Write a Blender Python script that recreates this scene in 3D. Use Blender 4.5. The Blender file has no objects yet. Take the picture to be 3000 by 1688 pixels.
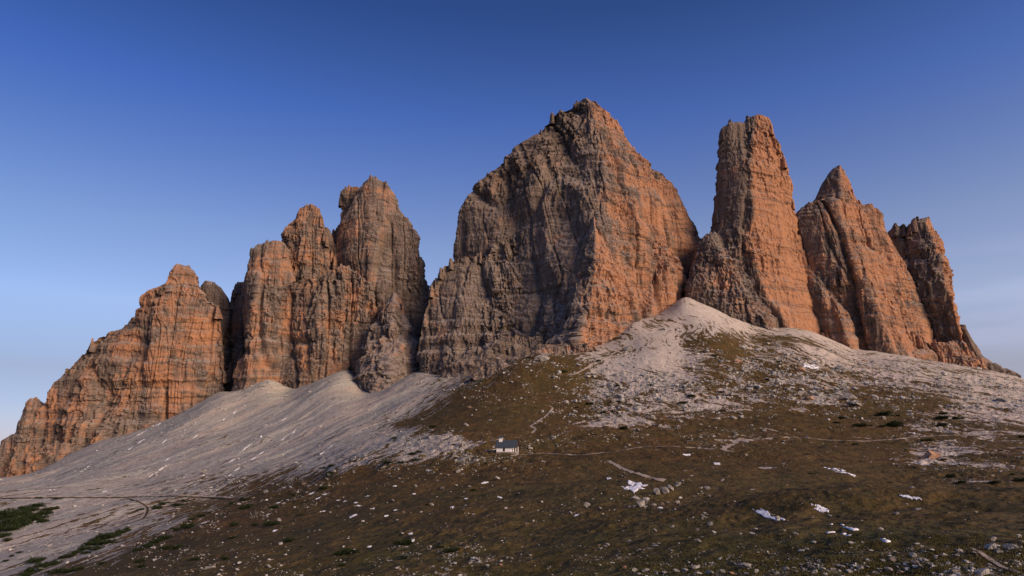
import bpy, bmesh, math, random
import numpy as np
from mathutils import Vector, Matrix

sc = bpy.context.scene
COL = sc.collection
R = math.radians
rng = np.random.default_rng(7)
random.seed(7)

# ------------------------------------------------------------------ camera
PITCH = R(12.8)
FPX = 2000.0                       # focal length in photograph pixels (3000 wide)
cam = bpy.data.cameras.new('camera')
cam.lens = 24.0; cam.sensor_width = 36.0
cam.clip_start = 0.5; cam.clip_end = 30000
camo = bpy.data.objects.new('camera', cam)
camo.location = (0, 0, 0); camo.rotation_euler = (R(90) + PITCH, 0, 0)
COL.objects.link(camo); sc.camera = camo

# ------------------------------------------------------------------ sky and light
SUN_AZ = R(130)                    # clockwise from +Y (view axis): low in the right, behind the camera
SUN_EL = R(21)
SKY_TINT = [(0.0, (.86, .70, .86)), (1.0, (.4, .5, .87)), (.05, (.98, .74, .80)), (.09, (1.15, .77, .72)), (.18, (1.9, 1.35, 1.2)), (.28, (1.7, 1.3, 1.25)), (.45, (.8, .9, 1.38)), (.57, (.46, .61, .99))]
w = bpy.data.worlds.new('World'); sc.world = w; w.use_nodes = True
nt = w.node_tree; nt.nodes.clear()
N = nt.nodes.new; L = nt.links.new
sky = N('ShaderNodeTexSky'); sky.sky_type = 'NISHITA'; sky.sun_disc = False
sky.sun_elevation = SUN_EL; sky.sun_rotation = SUN_AZ
sky.altitude = 2300; sky.air_density = 1.0; sky.dust_density = 1.0; sky.ozone_density = 5.0
bg = N('ShaderNodeBackground'); bg.inputs['Strength'].default_value = 0.10
out = N('ShaderNodeOutputWorld')
def _wmath(op, a, b=None, clamp=False):
    nd = N('ShaderNodeMath'); nd.operation = op; nd.use_clamp = clamp
    for k_, v_ in enumerate((a, b)):
        if v_ is None: continue
        if isinstance(v_, (int, float)): nd.inputs[k_].default_value = v_
        else: L(v_, nd.inputs[k_])
    return nd.outputs[0]
tcw = N('ShaderNodeTexCoord'); sepw = N('ShaderNodeSeparateXYZ'); L(tcw.outputs['Generated'], sepw.inputs[0])
ramp = N('ShaderNodeValToRGB'); L(sepw.outputs['Z'], ramp.inputs[0])     # colour balance of the clear evening air by height above the horizon
cr = ramp.color_ramp
for i_, (p_, c_) in enumerate(SKY_TINT):
    e_ = cr.elements[i_] if i_ == 0 else (cr.elements[-1] if i_ == 1 else cr.elements.new(p_))
    e_.color = (*[v/3 for v in c_], 1)
mul = N('ShaderNodeVectorMath'); mul.operation = 'MULTIPLY'; L(sky.outputs[0], mul.inputs[0]); L(ramp.outputs[0], mul.inputs[1])
sc3 = N('ShaderNodeVectorMath'); sc3.operation = 'SCALE'; L(mul.outputs[0], sc3.inputs[0]); sc3.inputs[3].default_value = 3.0
rx_ = N('ShaderNodeMapRange'); L(sepw.outputs['X'], rx_.inputs[0]); rx_.inputs[1].default_value = -.62; rx_.inputs[2].default_value = .62
mx_ = N('ShaderNodeMix'); mx_.data_type = 'RGBA'; L(rx_.outputs[0], mx_.inputs[0]); mx_.inputs[6].default_value = (1/3, 1/3, 1/3, 1); mx_.inputs[7].default_value = (1.75/3, 1.45/3, 1.25/3, 1)
ml2 = N('ShaderNodeVectorMath'); ml2.operation = 'MULTIPLY'; L(sc3.outputs[0], ml2.inputs[0]); L(mx_.outputs[2], ml2.inputs[1])
sc4 = N('ShaderNodeVectorMath'); sc4.operation = 'SCALE'; L(ml2.outputs[0], sc4.inputs[0]); sc4.inputs[3].default_value = 3.0
# a faint high veil of cloud low on the right
cmap = N('ShaderNodeVectorMath'); cmap.operation = 'MULTIPLY'; L(tcw.outputs['Generated'], cmap.inputs[0]); cmap.inputs[1].default_value = (2.2, 2.2, 17)
cn = N('ShaderNodeTexNoise'); L(cmap.outputs[0], cn.inputs['Vector']); cn.inputs['Scale'].default_value = 1.6; cn.inputs['Detail'].default_value = 5
c1 = N('ShaderNodeMapRange'); c1.interpolation_type = 'SMOOTHSTEP'; L(cn.outputs[0], c1.inputs[0]); c1.inputs[1].default_value = .42; c1.inputs[2].default_value = .68
c2 = N('ShaderNodeMapRange'); c2.interpolation_type = 'SMOOTHSTEP'; L(sepw.outputs['X'], c2.inputs[0]); c2.inputs[1].default_value = .40; c2.inputs[2].default_value = .56
c3 = N('ShaderNodeMapRange'); c3.interpolation_type = 'SMOOTHSTEP'; L(sepw.outputs['Z'], c3.inputs[0]); c3.inputs[1].default_value = .27; c3.inputs[2].default_value = .16
cm = _wmath('MULTIPLY', _wmath('MULTIPLY', c1.outputs[0], c2.outputs[0]), _wmath('MULTIPLY', c3.outputs[0], 0.26))
cmx = N('ShaderNodeMix'); cmx.data_type = 'RGBA'; L(cm, cmx.inputs[0]); L(sc4.outputs[0], cmx.inputs[6]); cmx.inputs[7].default_value = (5.6, 5.7, 8.0, 1)
L(cmx.outputs[2], bg.inputs['Color']); L(bg.outputs[0], out.inputs['Surface'])
sun = bpy.data.lights.new('sun', 'SUN'); sun.energy = 4.8; sun.angle = R(30); sun.color = (1.0, 0.72, 0.50)
suno = bpy.data.objects.new('sun', sun); COL.objects.link(suno)
sd = Vector((math.sin(SUN_AZ) * math.cos(SUN_EL), math.cos(SUN_AZ) * math.cos(SUN_EL), math.sin(SUN_EL)))
suno.rotation_euler = sd.to_track_quat('Z', 'Y').to_euler()
suno.location = (0, 0, 50)
sc.view_settings.view_transform = 'Standard'; sc.view_settings.look = 'None'
sc.view_settings.exposure = 0.0; sc.view_settings.gamma = 1.0
sc.cycles.max_bounces = 4; sc.cycles.diffuse_bounces = 2

# ------------------------------------------------------------------ helpers
def link(name, me, mat=None, parent=None, loc=None):
    o = bpy.data.objects.new(name, me); COL.objects.link(o)
    if mat is not None and me is not None and len(me.materials) == 0: me.materials.append(mat)
    if parent: o.parent = parent
    if loc is not None: o.location = loc
    return o
def tag(o, label=None, cat=None, group=None, kind=None):
    if label: o['label'] = label
    if cat: o['category'] = cat
    if group: o['group'] = group
    if kind: o['kind'] = kind
    return o
def npmesh(name, V, F, smooth=False):
    """V (n,3), F (m,3 or 4) -> mesh, fast"""
    me = bpy.data.meshes.new(name)
    V = np.ascontiguousarray(V, np.float32); F = np.ascontiguousarray(F, np.int32)
    k = F.shape[1]
    me.vertices.add(len(V)); me.vertices.foreach_set('co', V.ravel())
    me.loops.add(F.size); me.loops.foreach_set('vertex_index', F.ravel())
    me.polygons.add(len(F))
    me.polygons.foreach_set('loop_start', np.arange(0, F.size, k, dtype=np.int32))
    me.polygons.foreach_set('loop_total', np.full(len(F), k, np.int32))
    me.polygons.foreach_set('use_smooth', np.full(len(F), smooth, bool))
    me.update(calc_edges=True)
    return me
def attr(me, name, data, kind='FLOAT'):
    a = me.attributes.new(name, kind, 'POINT')
    a.data.foreach_set('value' if kind == 'FLOAT' else 'vector', np.ascontiguousarray(data, np.float32).ravel())

def _h(ix, iy, iz):
    n = (ix.astype(np.uint32) * np.uint32(374761393)) ^ (iy.astype(np.uint32) * np.uint32(668265263)) ^ (iz.astype(np.uint32) * np.uint32(2147483647 - 1234567))
    n = (n ^ (n >> np.uint32(13))) * np.uint32(1274126177)
    n = (n ^ (n >> np.uint32(16))) * np.uint32(2246822519)
    n ^= n >> np.uint32(15)
    return (n & np.uint32(0xffffff)).astype(np.float32) / 16777215.0
def vnoise(x, y, z=None):
    """value noise -1..1"""
    if z is None: z = np.zeros_like(x)
    x = x + 5000.3; y = y + 5000.7; z = z + 5000.1
    ix = np.floor(x).astype(np.int64); iy = np.floor(y).astype(np.int64); iz = np.floor(z).astype(np.int64)
    fx = (x - ix).astype(np.float32); fy = (y - iy).astype(np.float32); fz = (z - iz).astype(np.float32)
    fx = fx*fx*fx*(fx*(fx*6-15)+10); fy = fy*fy*fy*(fy*(fy*6-15)+10); fz = fz*fz*fz*(fz*(fz*6-15)+10)
    def c(a, b, d): return _h(ix+a, iy+b, iz+d)
    x00 = c(0,0,0)*(1-fx) + c(1,0,0)*fx; x10 = c(0,1,0)*(1-fx) + c(1,1,0)*fx
    x01 = c(0,0,1)*(1-fx) + c(1,0,1)*fx; x11 = c(0,1,1)*(1-fx) + c(1,1,1)*fx
    y0 = x00*(1-fy) + x10*fy; y1 = x01*(1-fy) + x11*fy
    return (y0*(1-fz) + y1*fz)*2 - 1
def vnoise2(x, y):
    x = x + 5000.3; y = y + 5000.7
    ix = np.floor(x).astype(np.int64); iy = np.floor(y).astype(np.int64); z0 = np.zeros_like(ix)
    fx = (x - ix).astype(np.float32); fy = (y - iy).astype(np.float32)
    fx = fx*fx*fx*(fx*(fx*6-15)+10); fy = fy*fy*fy*(fy*(fy*6-15)+10)
    a = _h(ix, iy, z0)*(1-fx) + _h(ix+1, iy, z0)*fx; b = _h(ix, iy+1, z0)*(1-fx) + _h(ix+1, iy+1, z0)*fx
    return (a*(1-fy) + b*fy)*2 - 1
def fbm2(x, y, o=4, g=0.5):
    s = 0; a = 1; t = 0
    for i in range(o):
        s = s + a*vnoise2(x*(2.03**i) + 17*i, y*(2.03**i) - 31*i); t += a; a *= g
    return s/t*1.4
def fbm3(x, y, z, o=3, g=0.5):
    s = 0; a = 1; t = 0
    for i in range(o):
        s = s + a*vnoise(x*(2.03**i) + 17*i, y*(2.03**i) - 31*i, z*(2.03**i) + 7*i); t += a; a *= g
    return s/t*1.4
def cell(x, y, z):
    return _h(np.floor(x+5000).astype(np.int64), np.floor(y+5000).astype(np.int64), np.floor(z+5000).astype(np.int64))*2 - 1

cp, sp = math.cos(PITCH), math.sin(PITCH)
def at(px, py, Y):
    """the world point seen at photograph pixel (px,py), Y metres ahead"""
    px = np.asarray(px, float); py = np.asarray(py, float)
    cx = (px-1500)/FPX; cy = (844-py)/FPX
    k = Y/(cp - cy*sp)
    return np.stack([cx*k, np.broadcast_to(Y, np.shape(k)), (sp + cy*cp)*k], -1)
def proj(x, y, z):
    zc = np.maximum(y*cp + z*sp, 1e-3); uc = -y*sp + z*cp
    return 1500 + FPX*x/zc, 844 - FPX*uc/zc

# ------------------------------------------------------------------ terrain: control points (pixel, pixel, distance)
CT = """
-400,1688,330 0,1688,285 250,1688,215 500,1688,120 1000,1688,70 1500,1688,48 2000,1688,33 2500,1688,27 3000,1688,23 3400,1688,21
-400,1600,400 0,1600,345 300,1600,300 560,1600,190 1000,1600,105 1500,1600,74 2000,1600,52 2500,1600,43 3000,1600,37 3400,1600,34
0,1520,410 250,1520,400 500,1520,350 800,1520,230 1200,1520,140 1700,1520,97 2200,1520,72 2700,1520,60 3000,1520,54 3400,1520,50
-400,1455,520 0,1457,485 200,1456,480 400,1455,475 620,1462,450 880,1440,340 1040,1415,310 1300,1450,185 1800,1450,128 2200,1445,98 2500,1438,86 2900,1437,80 3300,1436,76
2550,1475,120 2850,1475,112 3200,1470,110
2550,1425,175 2850,1425,165 3200,1420,160
1300,1390,255 1800,1395,195 2050,1390,185 2350,1405,190 2650,1385,225 2950,1370,225
1900,1360,250 2150,1357,250 2350,1362,240
1000,1372,350 1170,1345,330 1300,1335,315 1480,1327,318 1650,1327,318 1900,1325,320 2200,1320,320 2500,1335,290 3000,1320,290
1800,1292,370 2050,1288,370 2400,1284,385 2700,1278,395 3000,1270,400 3400,1266,400
1300,1295,360 1500,1303,345 1200,1300,400 1400,1250,410 1600,1260,400
1165,1285,470 1316,1200,590 1456,1110,700 1600,1040,770 1500,1180,560 1500,1060,760 1700,1035,790
1600,1150,620 1750,1150,640 1750,1210,500 1900,1240,450 2150,1230,470 2300,1250,430 2000,1190,530
2050,1135,600 2250,1175,540 2400,1215,490
1750,1050,760 1850,1000,820 1850,945,870 2005,866,940 2000,1000,800 2000,1080,700 2200,1080,710 2200,1000,820 2200,975,870
2300,1120,640 2500,1190,530 2500,1110,690 2700,1120,680 2800,1180,560 2900,1110,780 3000,1250,430 3000,1190,560 3000,1150,720
1930,926,900 1868,938,885 2040,878,940 2100,900,935 2180,931,930 2240,953,918 2285,966,912 2380,971,925 2563,1029,930 2310,958,925 2450,1000,915 2500,1045,850 2650,1045,930 2800,1068,950 2900,1082,960 3000,1112,955 3400,1240,930
792,1098,1035 1013,1076,1035 700,1157,960 822,1160,960 870,1140,985 1215,1080,1010 1220,1110,900 1215,1200,680 1080,1260,600 1000,1200,760 930,1110,1010 900,1250,720 900,1340,540 820,1405,430 1060,1158,910 1118,1136,930 1175,1108,960
700,1300,700 700,1240,820 640,1150,1000 570,1190,980 500,1225,960 480,1330,700 300,1292,990 300,1380,640 200,1340,900 100,1390,900 100,1430,640 0,1395,1000 -400,1480,1100 600,1400,540 400,1415,560
"""
pts = []
for ln in CT.split():
    a, b, d = map(float, ln.split(',')); pts.append(at(a, b, d))
# ground around and behind the camera, and behind the rock walls
for q in [(0,0,-1.8),(0,6,-2.1),(8,10,-2.6),(-8,10,-3.2),(-25,22,-7.5),(-70,40,-17),(-150,60,-36),(-260,120,-52),(20,16,-3.6),(0,-20,-0.5),(40,-20,0),(-40,-20,-4),(80,20,-3),(160,60,4),(0,-200,6),(200,-100,14),(-250,-120,-60),(0,-1500,20),(-1500,-500,-150),(1500,-500,80),(-1500,600,-160),(1500,500,150)]:
    pts.append(np.array(q, float))
for px, py, d in [(-300,1520,1600),(0,1440,1500),(400,1400,1500),(800,1330,1500),(1230,1280,1500),(1700,1250,1500),(2100,1200,1500),(2400,1230,1500),(2700,1260,1500),(3000,1300,1500),(3300,1400,1500),(-300,1450,4500),(700,1430,4500),(1500,1400,4500),(2300,1400,4500),(3300,1450,4500),(1000,1190,1180),(600,1270,1200),(200,1350,1200),(2050,960,1100),(2800,1120,1100),(2400,1050,1080),(1600,1060,960)]:
    pts.append(at(px, py, d))
pts = np.array(pts)
R0 = 30.0
def warp(x, y):
    r = np.hypot(x, y) + 1e-6; k = np.log1p(r/R0)/r
    return x*k, y*k
_u, _v = warp(pts[:,0], pts[:,1]); _val = pts[:,2]/(np.hypot(pts[:,0], pts[:,1]) + R0)
def _phi(d2): return np.sqrt(d2 + 0.035**2)
_A = _phi((_u[:,None]-_u)**2 + (_v[:,None]-_v)**2) - np.eye(len(_u))*0.008
_P = np.stack([np.ones_like(_u), _u, _v], 1)
_M = np.block([[_A, _P], [_P.T, np.zeros((3,3))]])
_w = np.linalg.solve(_M, np.concatenate([_val, [0,0,0]]))
def h0(x, y):
    sh = np.shape(x); x = np.ravel(x).astype(float); y = np.ravel(y).astype(float)
    o = np.empty_like(x)
    for i in range(0, len(x), 60000):
        a, b = warp(x[i:i+60000], y[i:i+60000])
        K = _phi((a[:,None]-_u)**2 + (b[:,None]-_v)**2)
        o[i:i+60000] = (K @ _w[:-3] + _w[-3] + _w[-2]*a + _w[-1]*b)*(np.hypot(x[i:i+60000], y[i:i+60000]) + R0)
    return o.reshape(sh)

# land cover maps: 21 columns across the view, rows top to bottom of the slope (0 bare scree .. 9 turf)
ROWS = [865, 940, 1000, 1060, 1120, 1180, 1240, 1300, 1360, 1410, 1445, 1480, 1540, 1600, 1688]
COVER = ["000000000000000000000",
         "000000000000231100000",
         "000000000000436532100",
         "000000001146216543333",
         "000000001376325544333",
         "000000001687433747631",
         "000000015885467797543",
         "011111121177886688556",
         "111111235668898899455",
         "001234579999999899766",
         "111235779999999999999",
         "311355899999999999999",
         "013358999999999999999",
         "122699999999999999999",
         "248999999999999999999"]
RUB =   ["000000000000000000000",
         "000000000000000100000",
         "000000000000023310000",
         "000000000145234774421",
         "222222222463998999676",
         "222222222344875376368",
         "222222223124764334665",
         "222222227925344442543",
         "222222375663322222544",
         "222245522221222111344",
         "222245522221222111111",
         "222225422222254221111",
         "222242222222211222212",
         "222332114511222222223",
         "001222222511234566777"]
COVER = np.array([[int(c) for c in r] for r in COVER], float)/9
RUB = np.array([[int(c) for c in r] for r in RUB], float)/9
def lookup(M, px, py):
    c = np.clip(px/150, 0, 19.999); r = np.clip(np.interp(py, ROWS, np.arange(len(ROWS))), 0, len(ROWS)-1.001)
    ci = c.astype(int); ri = r.astype(int); fc = c-ci; fr = r-ri
    return (M[ri,ci]*(1-fc)+M[ri,ci+1]*fc)*(1-fr) + (M[ri+1,ci]*(1-fc)+M[ri+1,ci+1]*fc)*fr

TH = np.concatenate([np.linspace(-180, -46, 70, endpoint=False), np.linspace(-46, -41, 20, endpoint=False), np.linspace(-41, 41, 1300), np.linspace(41, 46, 21)[1:], np.linspace(46, 180, 70)[1:-1]])*math.pi/180
RR = np.exp(np.concatenate([np.linspace(math.log(2), math.log(18), 60, endpoint=False), np.linspace(math.log(18), math.log(1120), 760, endpoint=False), np.linspace(math.log(1120), math.log(6000), 50)]))
gth, grr = np.meshgrid(TH, RR)      # rows = radius
GX = np.sin(gth)*grr; GY = np.cos(gth)*grr
# smooth height on a thinner grid, then interpolated
ti = np.unique(np.concatenate([np.arange(0, len(TH), 5), [len(TH)-1]])); ri_ = np.unique(np.concatenate([np.arange(0, len(RR), 5), [len(RR)-1]]))
Hc = h0(GX[np.ix_(ri_, ti)], GY[np.ix_(ri_, ti)])
tmp = np.stack([np.interp(np.arange(len(TH)), ti, Hc[k]) for k in range(len(ri_))])
kk = np.interp(np.arange(len(RR)), ri_, np.arange(len(ri_))); k0 = np.minimum(kk.astype(int), len(ri_)-2); fk = (kk-k0)[:,None]
H = tmp[k0]*(1-fk) + tmp[k0+1]*fk
gpx, gpy = proj(GX, GY, H)
front = (GY > 5)
Cv = np.where(front, lookup(COVER, gpx, gpy), 0.9); Rb = np.where(front, lookup(RUB, gpx, gpy), 0.2)
near = np.clip((grr-4)/25, 0, 1)
H = H + near*(0.22*fbm2(GX/2.6, GY/2.6, 3)*np.clip(1.4-grr/260, 0, 1) + 0.55*fbm2(GX/13, GY/13, 3)*np.clip(Cv*1.3, 0.25, 1))
H = H + np.clip((grr-90)/200, 0, 1)*(2.2*fbm2(GX/70, GY/70, 3) + 0.5*fbm2(GX/9+40, GY/9, 2)*np.clip(0.3+Rb, 0, 1))
H = H + Rb*np.clip((grr-60)/200, 0, 1)*1.8*np.abs(fbm2(GX/6, GY/6, 3))
# turf terraces and hollows
H = H + np.clip((grr-30)/50, 0, 1)*np.clip(1.5-grr/300, 0, 1)*np.clip(Cv*1.2-.2, 0, 1)*(1.3*fbm2(GX/45+3, GY/26, 3) + 0.5*np.abs(fbm2(GX/22, GY/9+7, 3)))
# runnels down the scree
GD = np.array([0.30, 0.954]); AP = np.array([155.0, 1180.0])      # uphill direction of the left scree; head of the right fan
WN = fbm2(GX/70+11, GY/70, 3); fu = GX*GD[1]-GY*GD[0] + 7*WN; fv = GX*GD[0]+GY*GD[1]
du, dv = GX-AP[0], GY-AP[1]; ru = np.hypot(du, dv); au = np.arctan2(du, -dv)*260 + 14*WN
wf = np.clip((gpx-1560)/180, 0, 1); scr_ = np.clip(1-Cv*1.6, 0, 1)*np.clip((grr-250)/200, 0, 1)*front
H = H + scr_*((1-wf)*(1.5*fbm2(fu/26, fv/260, 3)+.5*fbm2(fu/6, fv/60, 2)) + wf*(1.6*fbm2(au/30, ru/240, 3)+.5*fbm2(au/7, ru/60, 2))*np.clip((ru-280)/150, 0, 1))
def hgt(x, y):
    """height of the finished ground at (x,y)"""
    th = np.arctan2(x, y); r = np.clip(np.hypot(x, y), 2.01, 5990)
    a = np.interp(th, TH, np.arange(len(TH))); b = np.interp(np.log(r), np.log(RR), np.arange(len(RR)))
    ai = np.clip(a.astype(int), 0, len(TH)-2); bi = np.clip(b.astype(int), 0, len(RR)-2); fa = a-ai; fb = b-bi
    return (H[bi,ai]*(1-fa)+H[bi,ai+1]*fa)*(1-fb) + (H[bi+1,ai]*(1-fa)+H[bi+1,ai+1]*fa)*fb
_YS = np.exp(np.linspace(math.log(12), math.log(1150), 520))
def ground(px, py):
    """where the line of sight through a photograph pixel meets the ground"""
    px = np.atleast_1d(np.asarray(px, float)); py = np.atleast_1d(np.asarray(py, float))
    res = np.full((len(px), 3), np.nan)
    for i in range(0, len(px), 4000):
        a = px[i:i+4000, None]; b = py[i:i+4000, None]
        P = at(a, b, _YS[None, :])
        g = hgt(P[...,0], P[...,1]) - P[...,2]
        hit = g >= 0
        j = np.argmax(hit, 1); ok = hit.any(1) & (j > 0)
        jj = np.maximum(j, 1); n = np.arange(len(j))
        g0 = g[n, jj-1]; g1 = g[n, jj]; t = np.clip(-g0/(g1-g0+1e-9), 0, 1)
        Y = _YS[jj-1]*(1-t) + _YS[jj]*t
        Q = at(px[i:i+4000], py[i:i+4000], Y); Q[:,2] = hgt(Q[:,0], Q[:,1])
        Q[~ok] = np.nan
        res[i:i+4000] = Q
    return res

gd = GD; apex = AP
# ------------------------------------------------------------------ node helpers
class NG:
    def __init__(s, name):
        s.m = bpy.data.materials.new(name); s.m.use_nodes = True
        s.t = s.m.node_tree; s.t.nodes.clear()
        s.out = s.t.nodes.new('ShaderNodeOutputMaterial'); s.b = s.t.nodes.new('ShaderNodeBsdfPrincipled')
        s.t.links.new(s.b.outputs[0], s.out.inputs[0]); s.b.inputs['Roughness'].default_value = 0.95
        s.b.inputs['Specular IOR Level'].default_value = 0.15
    def n(s, ty, **k):
        nd = s.t.nodes.new(ty)
        for a, v in k.items(): setattr(nd, a, v)
        return nd
    def set(s, sock, v):
        if isinstance(v, bpy.types.NodeSocket): s.t.links.new(v, sock)
        elif isinstance(v, (tuple, list)) and len(v) == 3 and sock.type == 'RGBA': sock.default_value = (*v, 1)
        else: sock.default_value = v
    def math(s, op, a, b=0.0, c=0.0, clamp=False):
        nd = s.n('ShaderNodeMath', operation=op, use_clamp=clamp)
        s.set(nd.inputs[0], a); s.set(nd.inputs[1], b); s.set(nd.inputs[2], c); return nd.outputs[0]
    def mix(s, f, a, b, bt='MIX'):
        nd = s.n('ShaderNodeMix', data_type='RGBA', blend_type=bt)
        s.set(nd.inputs[0], f); s.set(nd.inputs[6], a); s.set(nd.inputs[7], b); return nd.outputs[2]
    def step(s, x, lo, hi):
        nd = s.n('ShaderNodeMapRange', interpolation_type='SMOOTHSTEP')
        s.set(nd.inputs[0], x); s.set(nd.inputs[1], lo); s.set(nd.inputs[2], hi); return nd.outputs[0]
    def pos(s):
        return s.n('ShaderNodeNewGeometry').outputs['Position']
    def mul(s, v, k):
        nd = s.n('ShaderNodeVectorMath', operation='MULTIPLY'); s.set(nd.inputs[0], v); nd.inputs[1].default_value = k; return nd.outputs[0]
    def noise(s, v, scale=1.0, detail=3.0, rough=0.5, out=0):
        nd = s.n('ShaderNodeTexNoise'); s.set(nd.inputs['Vector'], v); nd.inputs['Scale'].default_value = scale
        nd.inputs['Detail'].default_value = detail; nd.inputs['Roughness'].default_value = rough; return nd.outputs[out]
    def voro(s, v, scale=1.0, out='Distance', rnd=1.0):
        nd = s.n('ShaderNodeTexVoronoi'); s.set(nd.inputs['Vector'], v); nd.inputs['Scale'].default_value = scale
        nd.inputs['Randomness'].default_value = rnd; return nd.outputs[out]
    def attr(s, name, o='Fac'):
        return s.n('ShaderNodeAttribute', attribute_name=name).outputs[o]
    def bump(s, h, dist=0.3, strength=1.0):
        nd = s.n('ShaderNodeBump'); s.set(nd.inputs['Height'], h); nd.inputs['Distance'].default_value = dist
        nd.inputs['Strength'].default_value = strength; s.t.links.new(nd.outputs[0], s.b.inputs['Normal'])
    def color(s, c): s.set(s.b.inputs['Base Color'], c)

def ground_material():
    g = NG('ground')
    P = g.pos(); cov = g.attr('cover'); rub = g.attr('rubble'); wB = g.attr('fan')
    fa = g.attr('flow_left', 'Vector'); fb = g.attr('flow_fan', 'Vector')
    def flow(k, detail=3.0, rough=0.55):
        a = g.noise(g.mul(fa, k), 1, detail, rough); b = g.noise(g.mul(fb, k), 1, detail, rough)
        return g.math('ADD', g.math('MULTIPLY', a, g.math('SUBTRACT', 1, wB)), g.math('MULTIPLY', b, wB))
    s1 = flow((1/8, 1/170, 1), 5, 0.6); s2 = flow((1/3.0, 1/26, 1), 4, 0.65)
    n1 = g.noise(P, 1/45, 5, 0.6); n2 = g.noise(P, 1/5, 4, 0.65); n3 = g.noise(P, 1.3, 3, 0.6)
    x = g.math('ADD', g.math('ADD', g.math('MULTIPLY', g.step(cov, -0.08, 1.10), 1.15), g.math('ADD', 0.07, g.math('MULTIPLY', g.math('SUBTRACT', 1, wB), 0.07))), g.math('MULTIPLY', g.math('SUBTRACT', s1, 0.5), 1.5))
    x = g.math('ADD', x, g.math('MULTIPLY', g.math('SUBTRACT', n1, 0.5), g.math('MULTIPLY', wB, 1.3)))
    x = g.math('ADD', x, g.math('MULTIPLY', g.math('SUBTRACT', s2, 0.5), 1.8))
    x = g.math('ADD', x, g.math('MULTIPLY', g.math('SUBTRACT', n2, 0.5), 1.1))
    x = g.math('ADD', x, g.math('MULTIPLY', g.math('SUBTRACT', n3, 0.5), 0.7))
    gm = g.step(x, 0.46, 0.56)
    # turf
    tc = g.mix(g.step(n1, 0.35, 0.65), (0.072, 0.047, 0.017), (0.052, 0.052, 0.017))
    tc = g.mix(g.step(n2, 0.3, 0.75), tc, (0.105, 0.070, 0.024))
    tc = g.mix(g.step(g.noise(P, 0.5, 5, 0.7), 0.45, 0.7), tc, (0.032, 0.031, 0.012))
    tc = g.mix(g.math('MULTIPLY', g.step(n3, 0.52, 0.7), 0.5), tc, (0.16, 0.105, 0.05))
    tc = g.mix(g.math('MULTIPLY', g.step(g.noise(P, 1/14, 3, 0.6), 0.5, 0.68), 0.6), tc, (0.030, 0.030, 0.012))
    tc = g.mix(g.math('MULTIPLY', g.step(g.noise(g.mul(P, (1/19, 1/19, 1/3)), 1, 3, 0.6), 0.55, 0.7), 0.5), tc, (0.13, 0.085, 0.035))
    dist = g.n('ShaderNodeVectorMath', operation='LENGTH'); g.set(dist.inputs[0], P)
    tc = g.mix(g.step(dist.outputs['Value'], 90, 330), tc, g.mix(0.42, tc, (1.25, 0.93, 0.78), 'MULTIPLY'))      # the turf grows russet further up
    tc = g.mix(g.math('MULTIPLY', g.math('SUBTRACT', 1, g.step(dist.outputs['Value'], 28, 75)), g.step(n1, .4, .6)), tc, (0.040, 0.048, 0.015))
    # scree
    s0 = flow((1/38, 1/420, 1), 3, 0.5)
    scr = g.mix(g.step(s1, .36, .64), (0.25, 0.245, 0.225), (0.47, 0.44, 0.375))
    scr = g.mix(g.math('MULTIPLY', g.step(s0, .47, .60), 0.65), scr, (0.47, 0.385, 0.315))
    scr = g.mix(g.step(s2, 0.4, 0.7), scr, (0.37, 0.365, 0.325))
    scr = g.mix(g.math('MULTIPLY', wB, 0.4), scr, (0.62, 0.52, 0.45))
    scr = g.mix(g.math('MULTIPLY', g.step(g.noise(P, 1/1.7, 4, 0.7), 0.50, 0.66), 0.45), scr, (0.17, 0.15, 0.13))
    cells = g.voro(P, 0.55, 'Color'); cbw = g.n('ShaderNodeSeparateColor'); g.set(cbw.inputs[0], cells)
    v = g.math('ADD', 0.62, g.math('MULTIPLY', cbw.outputs[0], 0.7))
    vv = g.n('ShaderNodeCombineXYZ'); g.set(vv.inputs[0], v); g.set(vv.inputs[1], v); g.set(vv.inputs[2], v)
    scr2 = g.mix(g.math('ADD', 0.25, g.math('MULTIPLY', rub, 0.6)), scr, vv.outputs[0], 'MULTIPLY')
    col = g.mix(gm, scr2, tc)
    g.color(col)
    hh = g.math('ADD', g.math('MULTIPLY', n3, 0.35), g.math('MULTIPLY', n2, 0.9))
    hh = g.math('ADD', hh, g.math('MULTIPLY', g.voro(P, 0.9), g.math('MULTIPLY', g.math('ADD', rub, 0.15), -0.7)))
    hh = g.math('ADD', hh, g.math('MULTIPLY', s2, 0.5))
    g.bump(hh, 1.0, 0.8)
    return g.m

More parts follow.
